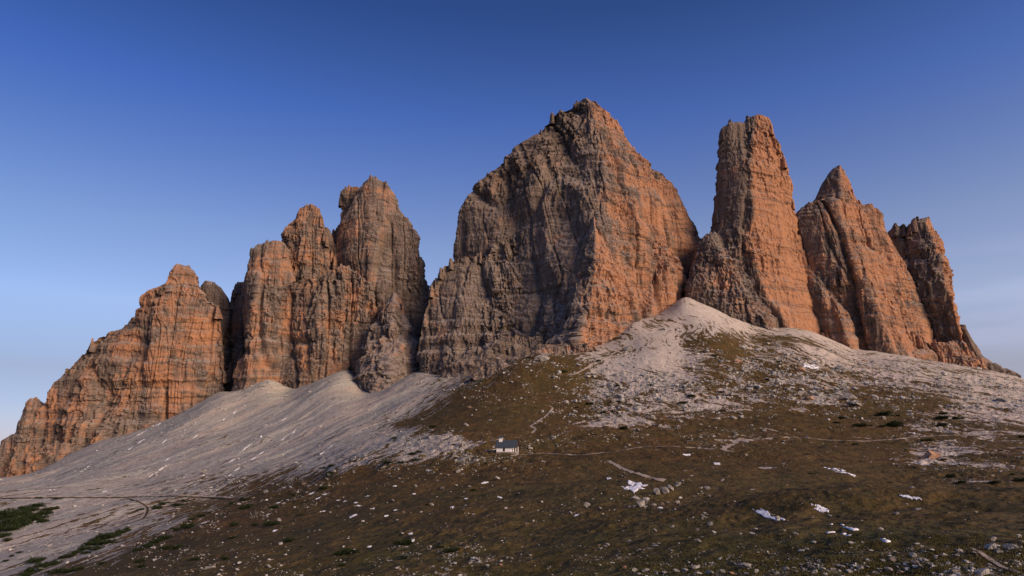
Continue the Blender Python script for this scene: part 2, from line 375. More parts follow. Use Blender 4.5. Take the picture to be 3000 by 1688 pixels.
def rock_material():
    g = NG('rock')
    geo = g.n('ShaderNodeNewGeometry'); P = geo.outputs['Position']; warm = g.attr('warm')
    pale = g.attr('pale')
    streak = g.noise(g.mul(P, (1/11, 1/11, 1/85)), 1, 6, 0.62)
    patch = g.noise(g.mul(P, (1/48, 1/48, 1/62)), 1, 5, 0.6)
    wv = g.noise(g.mul(P, (1/60, 1/60, 1/60)), 1, 2)
    sep = g.n('ShaderNodeSeparateXYZ'); g.set(sep.inputs[0], P)
    zz = g.math('ADD', sep.outputs[2], g.math('MULTIPLY', wv, 22.0))
    cz = g.n('ShaderNodeCombineXYZ'); g.set(cz.inputs[2], g.math('MULTIPLY', zz, 1/4.2))
    g.set(cz.inputs[0], g.math('MULTIPLY', sep.outputs[0], 1/90)); g.set(cz.inputs[1], g.math('MULTIPLY', sep.outputs[1], 1/90))
    strata = g.noise(cz.outputs[0], 1, 4, 0.7)
    x = g.math('ADD', g.math('MULTIPLY', streak, 0.75), g.math('MULTIPLY', patch, 1.15))
    x = g.math('ADD', x, g.math('MULTIPLY', g.math('SUBTRACT', strata, 0.5), 0.5))
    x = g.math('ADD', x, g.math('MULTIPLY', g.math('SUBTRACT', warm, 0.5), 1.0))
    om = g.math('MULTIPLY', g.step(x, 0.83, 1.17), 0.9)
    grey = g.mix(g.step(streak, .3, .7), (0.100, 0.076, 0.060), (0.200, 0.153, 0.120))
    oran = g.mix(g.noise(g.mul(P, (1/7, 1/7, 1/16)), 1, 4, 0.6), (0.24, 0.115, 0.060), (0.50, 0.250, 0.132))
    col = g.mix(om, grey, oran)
    # black water streaks
    dk = g.step(g.noise(g.mul(P, (1/6, 1/6, 1/120)), 1, 5, 0.65), 0.58, 0.72)
    col = g.mix(g.math('MULTIPLY', dk, 0.55), col, (0.085, 0.075, 0.068))
    # thin bedding joints
    jn = g.step(strata, 0.38, 0.48)
    col = g.mix(g.math('SUBTRACT', 0.45, g.math('MULTIPLY', jn, 0.45)), col, (0.07, 0.052, 0.042))
    # debris resting on ledges
    sn = g.n('ShaderNodeSeparateXYZ'); g.set(sn.inputs[0], geo.outputs['Normal'])
    led = g.step(sn.outputs[2], 0.32, 0.68)
    col = g.mix(g.math('MULTIPLY', led, pale), col, (0.27, 0.235, 0.21))
    g.color(col)
    hh = g.math('ADD', g.math('MULTIPLY', g.noise(g.mul(P, (1/2.2, 1/2.2, 1/4)), 1, 4, 0.65), 1.0), g.math('MULTIPLY', strata, 1.2))
    g.bump(hh, 1.3, 0.9)
    return g.m

def stone_material(name, c1, c2, c3, sc_=1.0):
    g = NG(name); tc = g.n('ShaderNodeTexCoord').outputs['Object']; P = g.pos()
    n1 = g.noise(P, 0.9*sc_, 5, 0.65); n2 = g.noise(P, 0.25*sc_, 3, 0.6)
    col = g.mix(g.step(n1, 0.35, 0.65), c1, c2); col = g.mix(g.step(n2, 0.5, 0.7), col, c3)
    g.color(col); g.bump(g.noise(P, 2.5*sc_, 5, 0.7), 0.25, 0.8)
    return g.m
def flat(name, c, rough=0.8, nscale=0, var=0.15):
    g = NG(name); g.b.inputs['Roughness'].default_value = rough
    if nscale:
        n1 = g.noise(g.pos(), nscale, 4, 0.6)
        g.color(g.mix(n1, tuple(v*(1-var) for v in c), tuple(min(1, v*(1+var)) for v in c)))
    else: g.color(c)
    return g.m

M_ground = ground_material(); M_rock = rock_material()
M_stone = stone_material('limestone', (0.22, 0.215, 0.20), (0.56, 0.545, 0.51), (0.42, 0.37, 0.31))
M_boulder = stone_material('weathered limestone', (0.15, 0.142, 0.132), (0.38, 0.365, 0.34), (0.26, 0.235, 0.20), 1.3)
M_orange = stone_material('iron stained limestone', (0.20, 0.165, 0.14), (0.38, 0.20, 0.12), (0.42, 0.25, 0.15), 0.8)
M_snow = flat('snow', (0.86, 0.88, 0.92), 0.6, 1.5, 0.05)
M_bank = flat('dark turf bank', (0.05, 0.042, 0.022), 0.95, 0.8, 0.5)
M_path = flat('trodden gravel', (0.36, 0.30, 0.245), 0.95, 1.2, 0.35)
M_needle = flat('dwarf pine needles', (0.020, 0.030, 0.010), 0.8, 1.5, 0.5)
M_bark = flat('bark', (0.06, 0.045, 0.03), 0.9, 6, 0.3)
M_grass = flat('dry grass', (0.085, 0.072, 0.024), 0.9, 0.7, 0.6)

# ------------------------------------------------------------------ ground mesh
nT, nR = len(TH), len(RR)
V = np.stack([GX, GY, H], -1).reshape(-1, 3)
idx = np.arange(nR*nT).reshape(nR, nT); nxt = np.roll(idx, -1, axis=1)
F = np.stack([idx[:-1], idx[1:], nxt[1:], nxt[:-1]], -1).reshape(-1, 4)[:, ::-1]
V = np.vstack([V, [0, 0, -1.8]]); ci = len(V)-1
me = npmesh('ground', V, F, True)
me2 = None
cx_, cy_ = V[:,0], V[:,1]
attr(me, 'cover', np.append(Cv.ravel(), 0.9)); attr(me, 'rubble', np.append(Rb.ravel(), 0.2))
wn_ = np.append(WN.ravel(), 0)
fl = np.stack([cx_*gd[1]-cy_*gd[0] + 7*wn_, cx_*gd[0]+cy_*gd[1], V[:,2]*0], -1)
attr(me, 'flow_left', fl, 'FLOAT_VECTOR')
dx, dy = cx_-apex[0], cy_-apex[1]; rr = np.hypot(dx, dy); an = np.arctan2(dx, -dy)
attr(me, 'flow_fan', np.stack([an*260 + 14*wn_, rr, rr*0], -1), 'FLOAT_VECTOR')
gx_ = np.append(gpx.ravel(), 1500); gx_ = np.where(cy_ > 1, gx_, 1500+cx_)
attr(me, 'fan', np.clip((gx_-1560)/180, 0, 1))
terrain = tag(link('ground', me, M_ground), 'brown turf meadow rising to pale scree slopes', 'ground', kind='structure')

# ------------------------------------------------------------------ rock walls
def rock_vertices(rows, D, bulge=40, back=60, warm=0.5, step=1.35, rib=1.0, tilt=(0, 0), seed=0, fan=1.0, lean=0.0):
    """one tower of a peak: rows of (pixel height, left, front edge, right) give its outline at distance D"""
    rows = np.array([tuple(r[:4]) for r in rows], float)
    Dr = D + lean*(1-(rows[:,0]-rows[0,0])/(rows[-1,0]-rows[0,0]))
    z = at(1500, rows[:,0], Dr)[:,2]
    XL = at(rows[:,1], rows[:,0], Dr)[:,0]; XF = at(rows[:,2], rows[:,0], Dr)[:,0]; XR = at(rows[:,3], rows[:,0], Dr)[:,0]
    o = np.argsort(z); z, XL, XF, XR, Dr = z[o], XL[o], XF[o], XR[o], Dr[o]
    # levels: even in height and in width change
    s = np.concatenate([[0], np.cumsum(np.maximum(np.diff(z), 0.6*np.maximum(np.abs(np.diff(XL)), np.abs(np.diff(XR)))))])
    nl = int(s[-1]/step) + 2
    sl = np.linspace(0, s[-1], nl); zl = np.interp(sl, s, z)
    l, f, r = (np.interp(sl, s, a) for a in (XL, XF, XR))
    D = np.interp(sl, s, Dr)
    wdt = r - l; top = zl.max(); tt = np.clip((top-zl)/(top-zl.min()+1), 0, 1)
    bu = np.minimum(bulge*(0.12+1.12*tt**0.8*fan), wdt*0.75+3); bk = np.minimum(back*(0.5+0.7*tt), wdt*0.9+4)
    nf = int(max(wdt.max()*1.25/step, 24)); nb = 26
    Lp = np.stack([l, D], -1); Fp = np.stack([f, D-bu], -1); Rp = np.stack([r, D], -1)
    def mid(A, B, k):    # slightly proud midpoint
        m_ = (A+B)/2; d = B-A; nrm = np.stack([d[:,1], -d[:,0]], -1); return m_ + nrm*(k*min(1.0, 38.0/bulge))
    Bp = np.stack([(l+r)/2, D+bk], -1)
    poly = np.stack([Lp, mid(Lp, Fp, 0.10), Fp, mid(Fp, Rp, 0.10), Rp, mid(Rp, Bp, 0.25), Bp, mid(Bp, Lp, 0.25), Lp], 0)
    keys = np.array([0, .25, .5, .75, 1, 1.1, 1.2, 1.3, 1.4])
    tpar = np.concatenate([np.linspace(0, 1, nf, endpoint=False), np.linspace(1, 1.4, nb, endpoint=False)])
    k = np.searchsorted(keys, tpar, side='right')-1; k = np.clip(k, 0, 7); ft = (tpar-keys[k])/(keys[k+1]-keys[k])
    Q = poly[k]*(1-ft)[:,None,None] + poly[k+1]*ft[:,None,None]          # (ncol, nl, 2)
    # round corners
    for _ in range(4 + int(nf*0.012)*2):
        q = (np.roll(Q, 1, 0)+np.roll(Q, -1, 0)+2*Q)/4
        q[0] = Q[0]; q[nf] = Q[nf]; Q = q
    Q = Q.transpose(1, 0, 2); n = Q.shape[1]
    tg = np.roll(Q, -1, 1) - np.roll(Q, 1, 1)
    nr = np.stack([tg[...,1], -tg[...,0]], -1); nr /= np.linalg.norm(nr, axis=-1, keepdims=True)+1e-6
    x, y = Q[...,0], Q[...,1]; Z = np.repeat(zl[:,None], n, 1)
    xs, ys, zs = x+seed*211.0, y+seed*97.0, Z
    amp = np.clip(wdt/90, 0.12, 1.0)[:,None]*rib; am_ = np.clip(wdt/60, 0.25, 1.0)[:,None]*(0.4+0.6*min(rib, 1))
    sheer = np.clip(0.75+1.1*vnoise(xs/75+2, ys/75, zs/70), 0.3, 1.35)       # sheer walls beside broken ones
    # vertical ribs, gullies and chimneys
    wx = xs + 5*vnoise(xs/40, ys/40, zs/110); wy = ys + 5*vnoise(xs/40+9, ys/40, zs/110)
    def gully(n_, w_): return np.clip(1-np.abs(n_)/w_, 0, 1)**1.3
    u_ = wx + 0.35*wy; b1 = vnoise(u_/62+3, wy/190, zs/330); n1 = vnoise(u_/40, wy/150, zs/300); n2 = vnoise(u_/18+5, wy/75, zs/170); n3 = vnoise(u_/7.5, wy/30+3, zs/60)
    def slab(n_, k_): q_ = n_*k_; f_ = np.floor(q_); return (f_ + np.clip((q_-f_-0.82)/0.18, 0, 1))/k_      # flat slabs with sharp edges
    sA = slab(vnoise(u_/27+8, wy/80, zs/80), 5.0); sB = slab(vnoise(u_/11, wy/36+4, zs/36), 4.0)
    d = amp*(7*b1 + 1.5 - 8*gully(n1, .13) + .6 - 3.6*gully(n2, .11) - 2.0*sheer*gully(n3, .16) + 7.5*sA) + am_*sheer*(3.4*sB + .5)
    # bedding: ledges and overhangs
    zt = zs + tilt[0]*x + 7*vnoise(xs/70, ys/70, zs/200) + 2*vnoise(xs/17, ys/17, zs/40)
    def beds(p, sd_):
        q = zt/p + sd_; i = np.floor(q); fr = q-i
        h1 = _h((i+4000).astype(np.int64), np.full_like(i, 3+sd_).astype(np.int64), np.zeros_like(i).astype(np.int64))
        h2 = _h((i+4001).astype(np.int64), np.full_like(i, 3+sd_).astype(np.int64), np.zeros_like(i).astype(np.int64))
        return (h1*2-1)*(1-fr**8) + (h2*2-1)*fr**8
    am2 = np.clip(wdt/70, 0.2, 1.0)[:,None]
    d = d + am2*(1.8*beds(31, 1)*np.clip(0.8+1.2*vnoise(xs/90, ys/90, zs/90), 0, 1.6) + 1.5*beds(11.5, 2)*np.clip(0.6+vnoise(xs/50, ys/50, zs/50), 0, 1.6) + 0.8*beds(4.6, 3))
    # blocks and pillars between joints
    bx, by = wx + 0.3*wy, wy - 0.3*wx
    d = d + am2*sheer*(2.1*cell(bx/8.5, by/8.5, zt/31) + 1.5*cell(bx/4.6, by/4.6, zt/11.5) + 0.75*cell(bx/2.6+3, by/2.6, zt/4.6))
    d = d + 0.5*fbm3(xs/3, ys/3, zs/4, 2)
    edge = np.ones(n)
    # large terraces stepping back
    x = x + nr[...,0]*d; y = y + nr[...,1]*d
    topk = np.clip(1-(top-Z)/60, 0, 1)
    Z = Z + am2*(2.0*vnoise(xs/11, ys/11) + 4.2*cell(bx/6.2, by/6.2, xs*0) + 1.2*cell(bx/3.1, by/3.1, xs*0) - 4.0) * (0.35+0.65*topk)
    Vt = np.stack([x, y, Z], -1).reshape(-1, 3)
    ctop = len(Vt); Vt = np.vstack([Vt, [x[-1].mean(), y[-1].mean(), Z[-1].mean()+0.5]])
    ii = np.arange(nl*n).reshape(nl, n); jj = np.roll(ii, -1, 1)
    Fq = np.stack([ii[:-1], jj[:-1], jj[1:], ii[1:]], -1).reshape(-1, 4)
    cap = np.stack([ii[-1], jj[-1], np.full(n, ctop), np.full(n, ctop)], -1)
    tris = np.concatenate([Fq[:, [0,1,2]], Fq[:, [0,2,3]], cap[:, :3]])
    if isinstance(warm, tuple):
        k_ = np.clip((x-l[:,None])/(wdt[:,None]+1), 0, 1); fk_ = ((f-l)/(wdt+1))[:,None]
        wv_ = warm[0] + (warm[1]-warm[0])*np.clip((k_-fk_+0.06)/0.12, 0, 1)  # tone changes at the front edge: lit and shaded sides put into colour
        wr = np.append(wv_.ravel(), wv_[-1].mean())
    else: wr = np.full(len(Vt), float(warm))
    return Vt, tris, wr

def crags(t, k, rd):
    """small broken teeth along the sloping edges of a tower"""
    r_ = np.array([a[:4] for a in t['rows']]); out = []
    for _ in range(k):
        side = rd.choice((1, 3)); lim = int(len(r_)*0.72); i = rd.randrange(0, max(1, lim)); i = min(i, len(r_)-2); f_ = rd.random()
        py = r_[i,0]*(1-f_)+r_[i+1,0]*f_; e = r_[i,side]*(1-f_)+r_[i+1,side]*f_
        slope = abs((r_[i+1,side]-r_[i,side])/(r_[i+1,0]-r_[i,0]+.1))
        if slope < 0.18: continue
        w_ = rd.uniform(3, 8); h_ = w_*rd.uniform(.7, 1.7); e += (w_*.6 if side == 1 else -w_*.6)
        wm = t.get('warm', .5); wm = wm[0 if side == 1 else 1] if isinstance(wm, tuple) else wm
        fr = (py-r_[0,0])/(r_[-1,0]-r_[0,0])
        out.append(dict(rows=[(py-h_, e-1, e, e+1), (py-h_*.6, e-w_*.45, e, e+w_*.4), (py+3, e-w_*.75, e, e+w_*.8), (py+30, e-w_*1.4, e, e+w_*1.4)], D=t['D']+t.get('lean', 0)*(1-fr)+rd.uniform(-6, 6), bulge=7, back=9, warm=wm, rib=0.5))
    return out
def peak(name, label, towers, cat='rock peak', pale=0.75, **kw):
    rd = random.Random(len(label))
    towers = towers + [c_ for t in towers if t.get('bulge', 40) > 24 and 'no_crag' not in t for c_ in crags(t, 26, rd)]
    Vs, Fs, Ws = [], [], []; n = 0
    for i, t in enumerate(towers):
        a = dict(kw); a.update(t)
        v, f, w_ = rock_vertices(seed=i+len(name), **a)
        Vs.append(v); Fs.append(f+n); Ws.append(w_); n += len(v)
    me = npmesh(name, np.vstack(Vs), np.vstack(Fs), False)
    attr(me, 'warm', np.concatenate(Ws)); attr(me, 'pale', np.full(n, pale))
    o = link(name, me, M_rock)
    print(name, n)
    return tag(o, label, cat, kind='structure')
T = dict
def rows(s): return [tuple(map(float, a.split(','))) for a in s.split()]

peak('mountain_ridge', 'long banded orange and grey rock wall at the far left falling towards the frame edge', [
    T(rows=rows("776,518,526,534 786,508,526,556 800,499,526,566 826,492,526,566 840,478,522,572 862,430,522,590 900,422,515,640 925,396,510,645 955,368,505,650 975,322,500,652 1000,266,495,655 1050,228,485,660 1090,190,470,660 1114,162,455,655 1150,146,445,655 1180,132,435,650 1230,100,420,650 1290,78,400,620 1350,50,380,600 1450,20,350,560"), D=1040, bulge=62, back=120, warm=0.54),
    T(rows=rows("823,600,608,616 832,590,610,630 848,585,612,645 870,580,615,660 900,575,620,674 1000,560,625,684 1130,555,620,680 1250,560,610,670"), D=1100, bulge=35, warm=0.35),
    T(rows=rows("1166,94,99,104 1176,80,100,112 1225,62,95,150 1290,40,90,170 1400,20,90,180"), D=1050, bulge=30, warm=0.45),
    T(rows=rows("1272,36,42,46 1290,8,30,60 1330,-10,30,75 1420,-40,30,90"), D=1045, bulge=20, warm=0.5),
    T(rows=rows("1298,170,230,300 1325,90,210,330 1345,35,170,300 1375,28,120,240 1420,10,100,220"), D=985, bulge=30, back=80, warm=0.55, rib=0.5),
])
peak('mountain_peak', 'twin-topped western rock peak with a lower rounded pillar on its left side', [
    T(rows=rows("825,700,712,722 835,690,712,745 850,683,710,760 890,672,705,780 1000,660,700,800 1160,655,700,800 1260,660,700,790"), D=1110, bulge=40, warm=0.4),
    T(rows=rows("707,800,812,824 711,768,805,829 730,743,800,842 770,736,790,848 800,733,785,852 850,722,775,864 950,708,770,872 1050,690,765,872 1120,678,760,850 1160,670,750,820 1260,680,740,800"), D=1040, bulge=55, warm=0.50),
    T(rows=rows("600,909,915,920 612,882,917,936 640,869,917,944 655,856,907,948 690,831,905,957 720,826,900,966 760,822,900,985 800,820,900,1005 900,830,900,1030 1000,840,900,1020 1200,850,900,1000"), D=1110, bulge=50, warm=0.5),
    T(rows=rows("664,953,956,958 678,948,957,964 700,940,957,975 760,930,957,1010 850,930,960,1030"), D=1125, bulge=15, warm=0.4),
    T(rows=rows("548,1020,1040,1055 556,1000,1040,1070 580,994,1040,1080 640,985,1040,1090 700,966,1040,1100 800,960,1050,1100 950,960,1050,1100"), D=1150, bulge=35, warm=0.5),
    T(rows=rows("522,1083,1090,1096 530,1066,1092,1130 545,1060,1092,1138 570,1050,1092,1152 620,1030,1092,1170 640,1010,1095,1190 700,990,1100,1219 750,980,1105,1224 800,975,1112,1238 860,970,1120,1250 950,985,1135,1252 1050,1010,1150,1240 1200,1020,1150,1220"), D=1120, bulge=60, back=120, warm=(0.5, 0.34)),
    T(rows=rows("780,995,1012,1020 800,950,1005,1045 830,862,985,1078 860,852,970,1090 950,850,950,1100 1040,842,940,1080 1100,800,910,1050 1140,792,900,1020 1260,800,880,990"), D=1040, bulge=50, warm=0.47),
    T(rows=rows("858,1150,1156,1162 880,1138,1158,1174 920,1108,1160,1192 960,1085,1165,1205 1000,1072,1168,1213 1060,1045,1165,1222 1110,1020,1160,1216 1200,1020,1150,1200"), D=955, bulge=50, back=110, lean=85, warm=0.38),
    ])
peak('mountain_peak', 'largest and highest rock massif in the middle with a long slanting left shoulder', [
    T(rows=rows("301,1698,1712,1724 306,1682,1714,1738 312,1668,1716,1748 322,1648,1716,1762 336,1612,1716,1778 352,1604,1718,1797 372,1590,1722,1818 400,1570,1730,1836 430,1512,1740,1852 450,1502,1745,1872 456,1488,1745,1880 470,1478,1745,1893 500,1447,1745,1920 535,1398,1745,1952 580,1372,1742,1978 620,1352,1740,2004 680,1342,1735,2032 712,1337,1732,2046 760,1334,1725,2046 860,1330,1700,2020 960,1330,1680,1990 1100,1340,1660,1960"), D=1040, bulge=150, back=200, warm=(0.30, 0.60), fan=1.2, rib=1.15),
    T(rows=rows("640,1732,1738,1743 670,1724,1738,1756 720,1708,1738,1784 800,1692,1734,1830 880,1672,1720,1872 950,1650,1705,1880 1010,1610,1680,1866 1080,1560,1660,1840 1160,1560,1650,1820"), D=872, bulge=62, back=120, lean=30, warm=(0.36, 0.70)),
    T(rows=rows("820,1694,1700,1706 850,1680,1702,1722 900,1662,1698,1745 960,1640,1690,1770 1020,1600,1675,1780 1060,1560,1660,1760 1130,1520,1640,1750"), D=838, bulge=35, back=80, lean=30, warm=(0.3, 0.64)),
    T(rows=rows("600,1840,1860,1880 660,1830,1880,1930 740,1820,1900,1970 820,1810,1910,2000 900,1800,1900,1985 980,1790,1870,1930 1060,1780,1860,1900"), D=955, bulge=45, back=90, lean=45, warm=0.66),
    T(rows=rows("742,1420,1480,1560 752,1335,1470,1600 775,1292,1470,1640 800,1284,1475,1660 832,1266,1480,1670 860,1250,1480,1680 920,1242,1480,1690 960,1234,1480,1690 1000,1228,1470,1680 1060,1220,1450,1660 1160,1230,1430,1600"), D=945, bulge=60, back=120, lean=45, warm=0.3),
    T(rows=rows("985,1470,1520,1600 1010,1420,1510,1640 1040,1370,1490,1660 1070,1310,1470,1650 1110,1290,1440,1620 1160,1280,1430,1600"), D=880, bulge=25, back=100, warm=0.25, rib=0.6),
    T(rows=rows("1006,1590,1650,1700 1022,1520,1640,1770 1050,1440,1620,1760 1090,1410,1600,1720"), D=795, bulge=14, back=60, warm=0.4, rib=0.35),
    T(rows=rows("1062,1440,1480,1530 1075,1400,1480,1580 1100,1370,1480,1560"), D=735, bulge=10, back=40, warm=0.35, rib=0.3),
    T(rows=rows("660,1500,1530,1560 700,1440,1520,1600 760,1380,1510,1640 850,1380,1510,1650 1000,1380,1510,1650"), D=975, bulge=45, back=80, lean=40, warm=0.35),
    T(rows=rows("455,1486,1492,1497 466,1480,1490,1504 500,1476,1495,1520"), D=1045, bulge=10, warm=0.4),
    ])
peak('mountain_tower', 'tall slim orange rock tower with a split flat top right of the biggest massif', [
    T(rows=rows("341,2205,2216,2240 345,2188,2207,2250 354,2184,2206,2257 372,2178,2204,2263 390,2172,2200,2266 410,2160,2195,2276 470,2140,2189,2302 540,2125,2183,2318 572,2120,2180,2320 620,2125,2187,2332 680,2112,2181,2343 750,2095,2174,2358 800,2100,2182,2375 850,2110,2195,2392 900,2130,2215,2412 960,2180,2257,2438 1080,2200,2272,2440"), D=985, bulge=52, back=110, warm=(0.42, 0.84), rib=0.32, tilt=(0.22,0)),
    T(rows=rows("359,2136,2152,2190 366,2117,2152,2205 385,2113,2158,2215 410,2112,2160,2225 470,2110,2165,2230 560,2107,2165,2225 600,2103,2155,2200 640,2095,2150,2190 675,2086,2145,2190 740,2070,2140,2180 900,2080,2140,2180"), D=985, bulge=44, back=110, warm=0.32, rib=0.3),
    ])
peak('mountain_spur', 'grey-brown rounded rock shoulder below the slim tower beside the notch', [
    T(rows=rows("680,2080,2088,2094 690,2066,2090,2104 715,2048,2092,2128 750,2042,2098,2155 800,2026,2112,2205 850,2016,2130,2238 900,2024,2160,2262 950,2070,2195,2286 1000,2110,2220,2288 1080,2140,2230,2280"), D=930, bulge=52, back=120, lean=45, warm=0.46, fan=1.1),
    T(rows=rows("706,2036,2046,2056 760,2015,2040,2075 850,1985,2030,2090 960,1950,2030,2120"), D=1065, bulge=25, back=60, warm=0.3),
    ])
peak('mountain_peak', 'pointed rock peak with broad gullied shoulders right of the slim tower', [
    T(rows=rows("488,2448,2453,2461 498,2437,2450,2472 520,2426,2447,2484 545,2412,2442,2494 570,2404,2440,2503 592,2396,2438,2514 598,2372,2432,2540 605,2356,2424,2546 628,2346,2425,2566 652,2343,2427,2576 700,2338,2429,2592 732,2338,2437,2612 752,2340,2445,2632 800,2350,2460,2655 850,2362,2475,2675 900,2375,2491,2698 960,2390,2509,2720 1010,2410,2528,2738 1120,2440,2552,2750"), D=1000, bulge=65, back=140, warm=(0.46, 0.66), rib=1.1),
    T(rows=rows("655,2352,2366,2380 690,2340,2372,2404 760,2345,2385,2436 850,2355,2400,2475 930,2380,2430,2505 1000,2400,2450,2520 1090,2420,2460,2520"), D=955, bulge=35, back=80, lean=50, warm=0.5),
    T(rows=rows("960,2430,2500,2620 985,2400,2520,2690 1010,2410,2540,2745 1060,2460,2600,2775 1120,2500,2620,2800"), D=962, bulge=25, back=90, warm=0.68, rib=0.45),
    ])
peak('mountain_tower', 'rock tower at the right with a dark left face and a glowing orange right face', [
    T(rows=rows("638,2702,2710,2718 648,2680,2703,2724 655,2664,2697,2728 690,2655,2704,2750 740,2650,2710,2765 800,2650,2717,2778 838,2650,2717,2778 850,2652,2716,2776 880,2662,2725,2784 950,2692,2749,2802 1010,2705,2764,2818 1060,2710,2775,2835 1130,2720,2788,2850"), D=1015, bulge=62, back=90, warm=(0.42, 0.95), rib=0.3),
    T(rows=rows("661,2622,2635,2648 668,2613,2635,2656 700,2608,2636,2662 760,2618,2640,2668 850,2640,2660,2690 950,2660,2680,2700"), D=1030, bulge=25, back=60, warm=0.3, rib=0.6),
    T(rows=rows("1000,2735,2775,2800 1020,2725,2780,2830 1050,2720,2790,2870 1075,2715,2800,2900 1130,2715,2810,2920"), D=975, bulge=25, back=70, warm=0.6, rib=0.4),
    ])
peak('rock_pinnacle', 'small leaning rock pinnacle at the far right where the skyline meets the scree', [
    T(rows=rows("950,2813,2820,2828 960,2811,2821,2831 985,2814,2824,2843 1000,2815,2828,2856 1020,2816,2835,2868 1040,2818,2842,2880 1062,2820,2850,2905 1078,2820,2860,2925 1130,2830,2870,2960"), D=995, bulge=20, back=40, warm=0.5, rib=0.35),
    T(rows=rows("1064,2900,2908,2914 1072,2880,2910,2935 1086,2870,2920,2965 1100,2860,2930,2995 1120,2860,2940,3030 1170,2870,2950,3060"), D=975, bulge=15, back=40, warm=0.25, rib=0.4),
    ], pale=0.4)

# ------------------------------------------------------------------ boulders and rubble
def hull_proto(seed, npts=16, sq=(1, 1, 0.7)):
    rd = random.Random(seed); bm = bmesh.new()
    for _ in range(npts):
        v = Vector((rd.gauss(0, 1), rd.gauss(0, 1), rd.gauss(0, 1))).normalized()*rd.uniform(0.75, 1)
        bm.verts.new((v.x*sq[0]*0.5, v.y*sq[1]*0.5, v.z*sq[2]*0.5))
    bmesh.ops.convex_hull(bm, input=bm.verts)
    bmesh.ops.delete(bm, geom=[v for v in bm.verts if not v.link_faces], context='VERTS')
    bmesh.ops.triangulate(bm, faces=bm.faces)
    bm.verts.ensure_lookup_table(); bm.verts.index_update()
    V = np.array([v.co[:] for v in bm.verts]); F = np.array([[v.index for v in f.verts] for f in bm.faces])
    bm.free(); return V, F
PROTO = [hull_proto(i, 11 + i % 5, (1, random.uniform(.6, .95), random.uniform(.35, .7))) for i in range(12)]
def big_proto(seed):
    bm = bmesh.new(); bmesh.ops.create_icosphere(bm, subdivisions=4, radius=0.5)
    bm.verts.ensure_lookup_table()
    V = np.array([v.co[:] for v in bm.verts]); F = np.array([[v.index for v in f.verts] for f in bm.faces]); bm.free()
    rd = np.random.default_rng(seed)
    # chip flat faces off a ball
    for _ in range(9):
        nrm = rd.normal(size=3); nrm /= np.linalg.norm(nrm); d = rd.uniform(0.13, 0.34)
        k = V @ nrm - d; V = V - np.where(k > 0, k, 0)[:,None]*nrm
    V = V*np.array([1.15, 0.9, 0.85])
    x, y, z = (V*7+seed*13).T
    d = 0.035*fbm3(x, y, z, 3) + 0.03*(1-2*np.abs(vnoise(x*.6, y*.6, z*.25))) + 0.018*cell(x*.7, y*.7, z*1.5)
    V = V*(1+2*d)[:,None]
    return V, F
BIG = [npmesh('boulder', *big_proto(i+3)) for i in range(6)]
BIGO = []
for m_ in BIG:
    m2 = m_.copy(); m_.materials.append(M_boulder); m2.materials.append(M_orange); BIGO.append(m2)

n_b = 0
def boulder(px, py, wpx, label, group=None, hr=0.62, orange=False, rot=None, k=None, name='boulder', P=None, sink=0.22):
    """a boulder whose foot is seen at (px,py), wpx photograph pixels wide"""
    global n_b
    if P is None:
        P = ground([px], [py])[0]
        if not np.isfinite(P[0]): return None
    D = math.sqrt(P[0]**2+P[1]**2+P[2]**2); wd = wpx*(P[1]*cp+P[2]*sp)/FPX
    k = (n_b*7 + 3) % 6 if k is None else k
    o = bpy.data.objects.new(name, (BIGO if orange else BIG)[k]); COL.objects.link(o)
    h_ = wd*hr*1.15
    o.scale = (wd, wd*random.uniform(.7, 1), h_*1.25)
    o.location = (P[0], P[1] + wd*0.3, P[2] + h_*(0.5-sink))
    o.rotation_euler = (random.uniform(-.15, .15), random.uniform(-.25, .25), random.uniform(-.6, .6) if rot is None else rot)
    tag(o, label, 'boulder', group); n_b += 1
    return o
ONES = 'first second third fourth fifth sixth seventh eighth ninth tenth eleventh twelfth thirteenth fourteenth fifteenth sixteenth seventeenth eighteenth nineteenth'.split()
def nth(i, n):
    if n == 1: return ''
    if i == 0: return ', leftmost'
    if i == n-1: return ', rightmost'
    if i < 19: w_ = ONES[i]
    else:
        t_, u_ = divmod(i+1, 10); w_ = (['', '', 'twentieth', 'thirtieth', 'fortieth'][t_]) if u_ == 0 else ['', '', 'twenty', 'thirty', 'forty'][t_]+'-'+ONES[u_-1]
    return ', '+w_+' from the left'
def crop(ox, oy, k, s):
    out = []
    for a in s.split():
        v = a.split(','); out.append((ox+float(v[0])/k, oy+float(v[1])/k, float(v[2])/k))
    return out
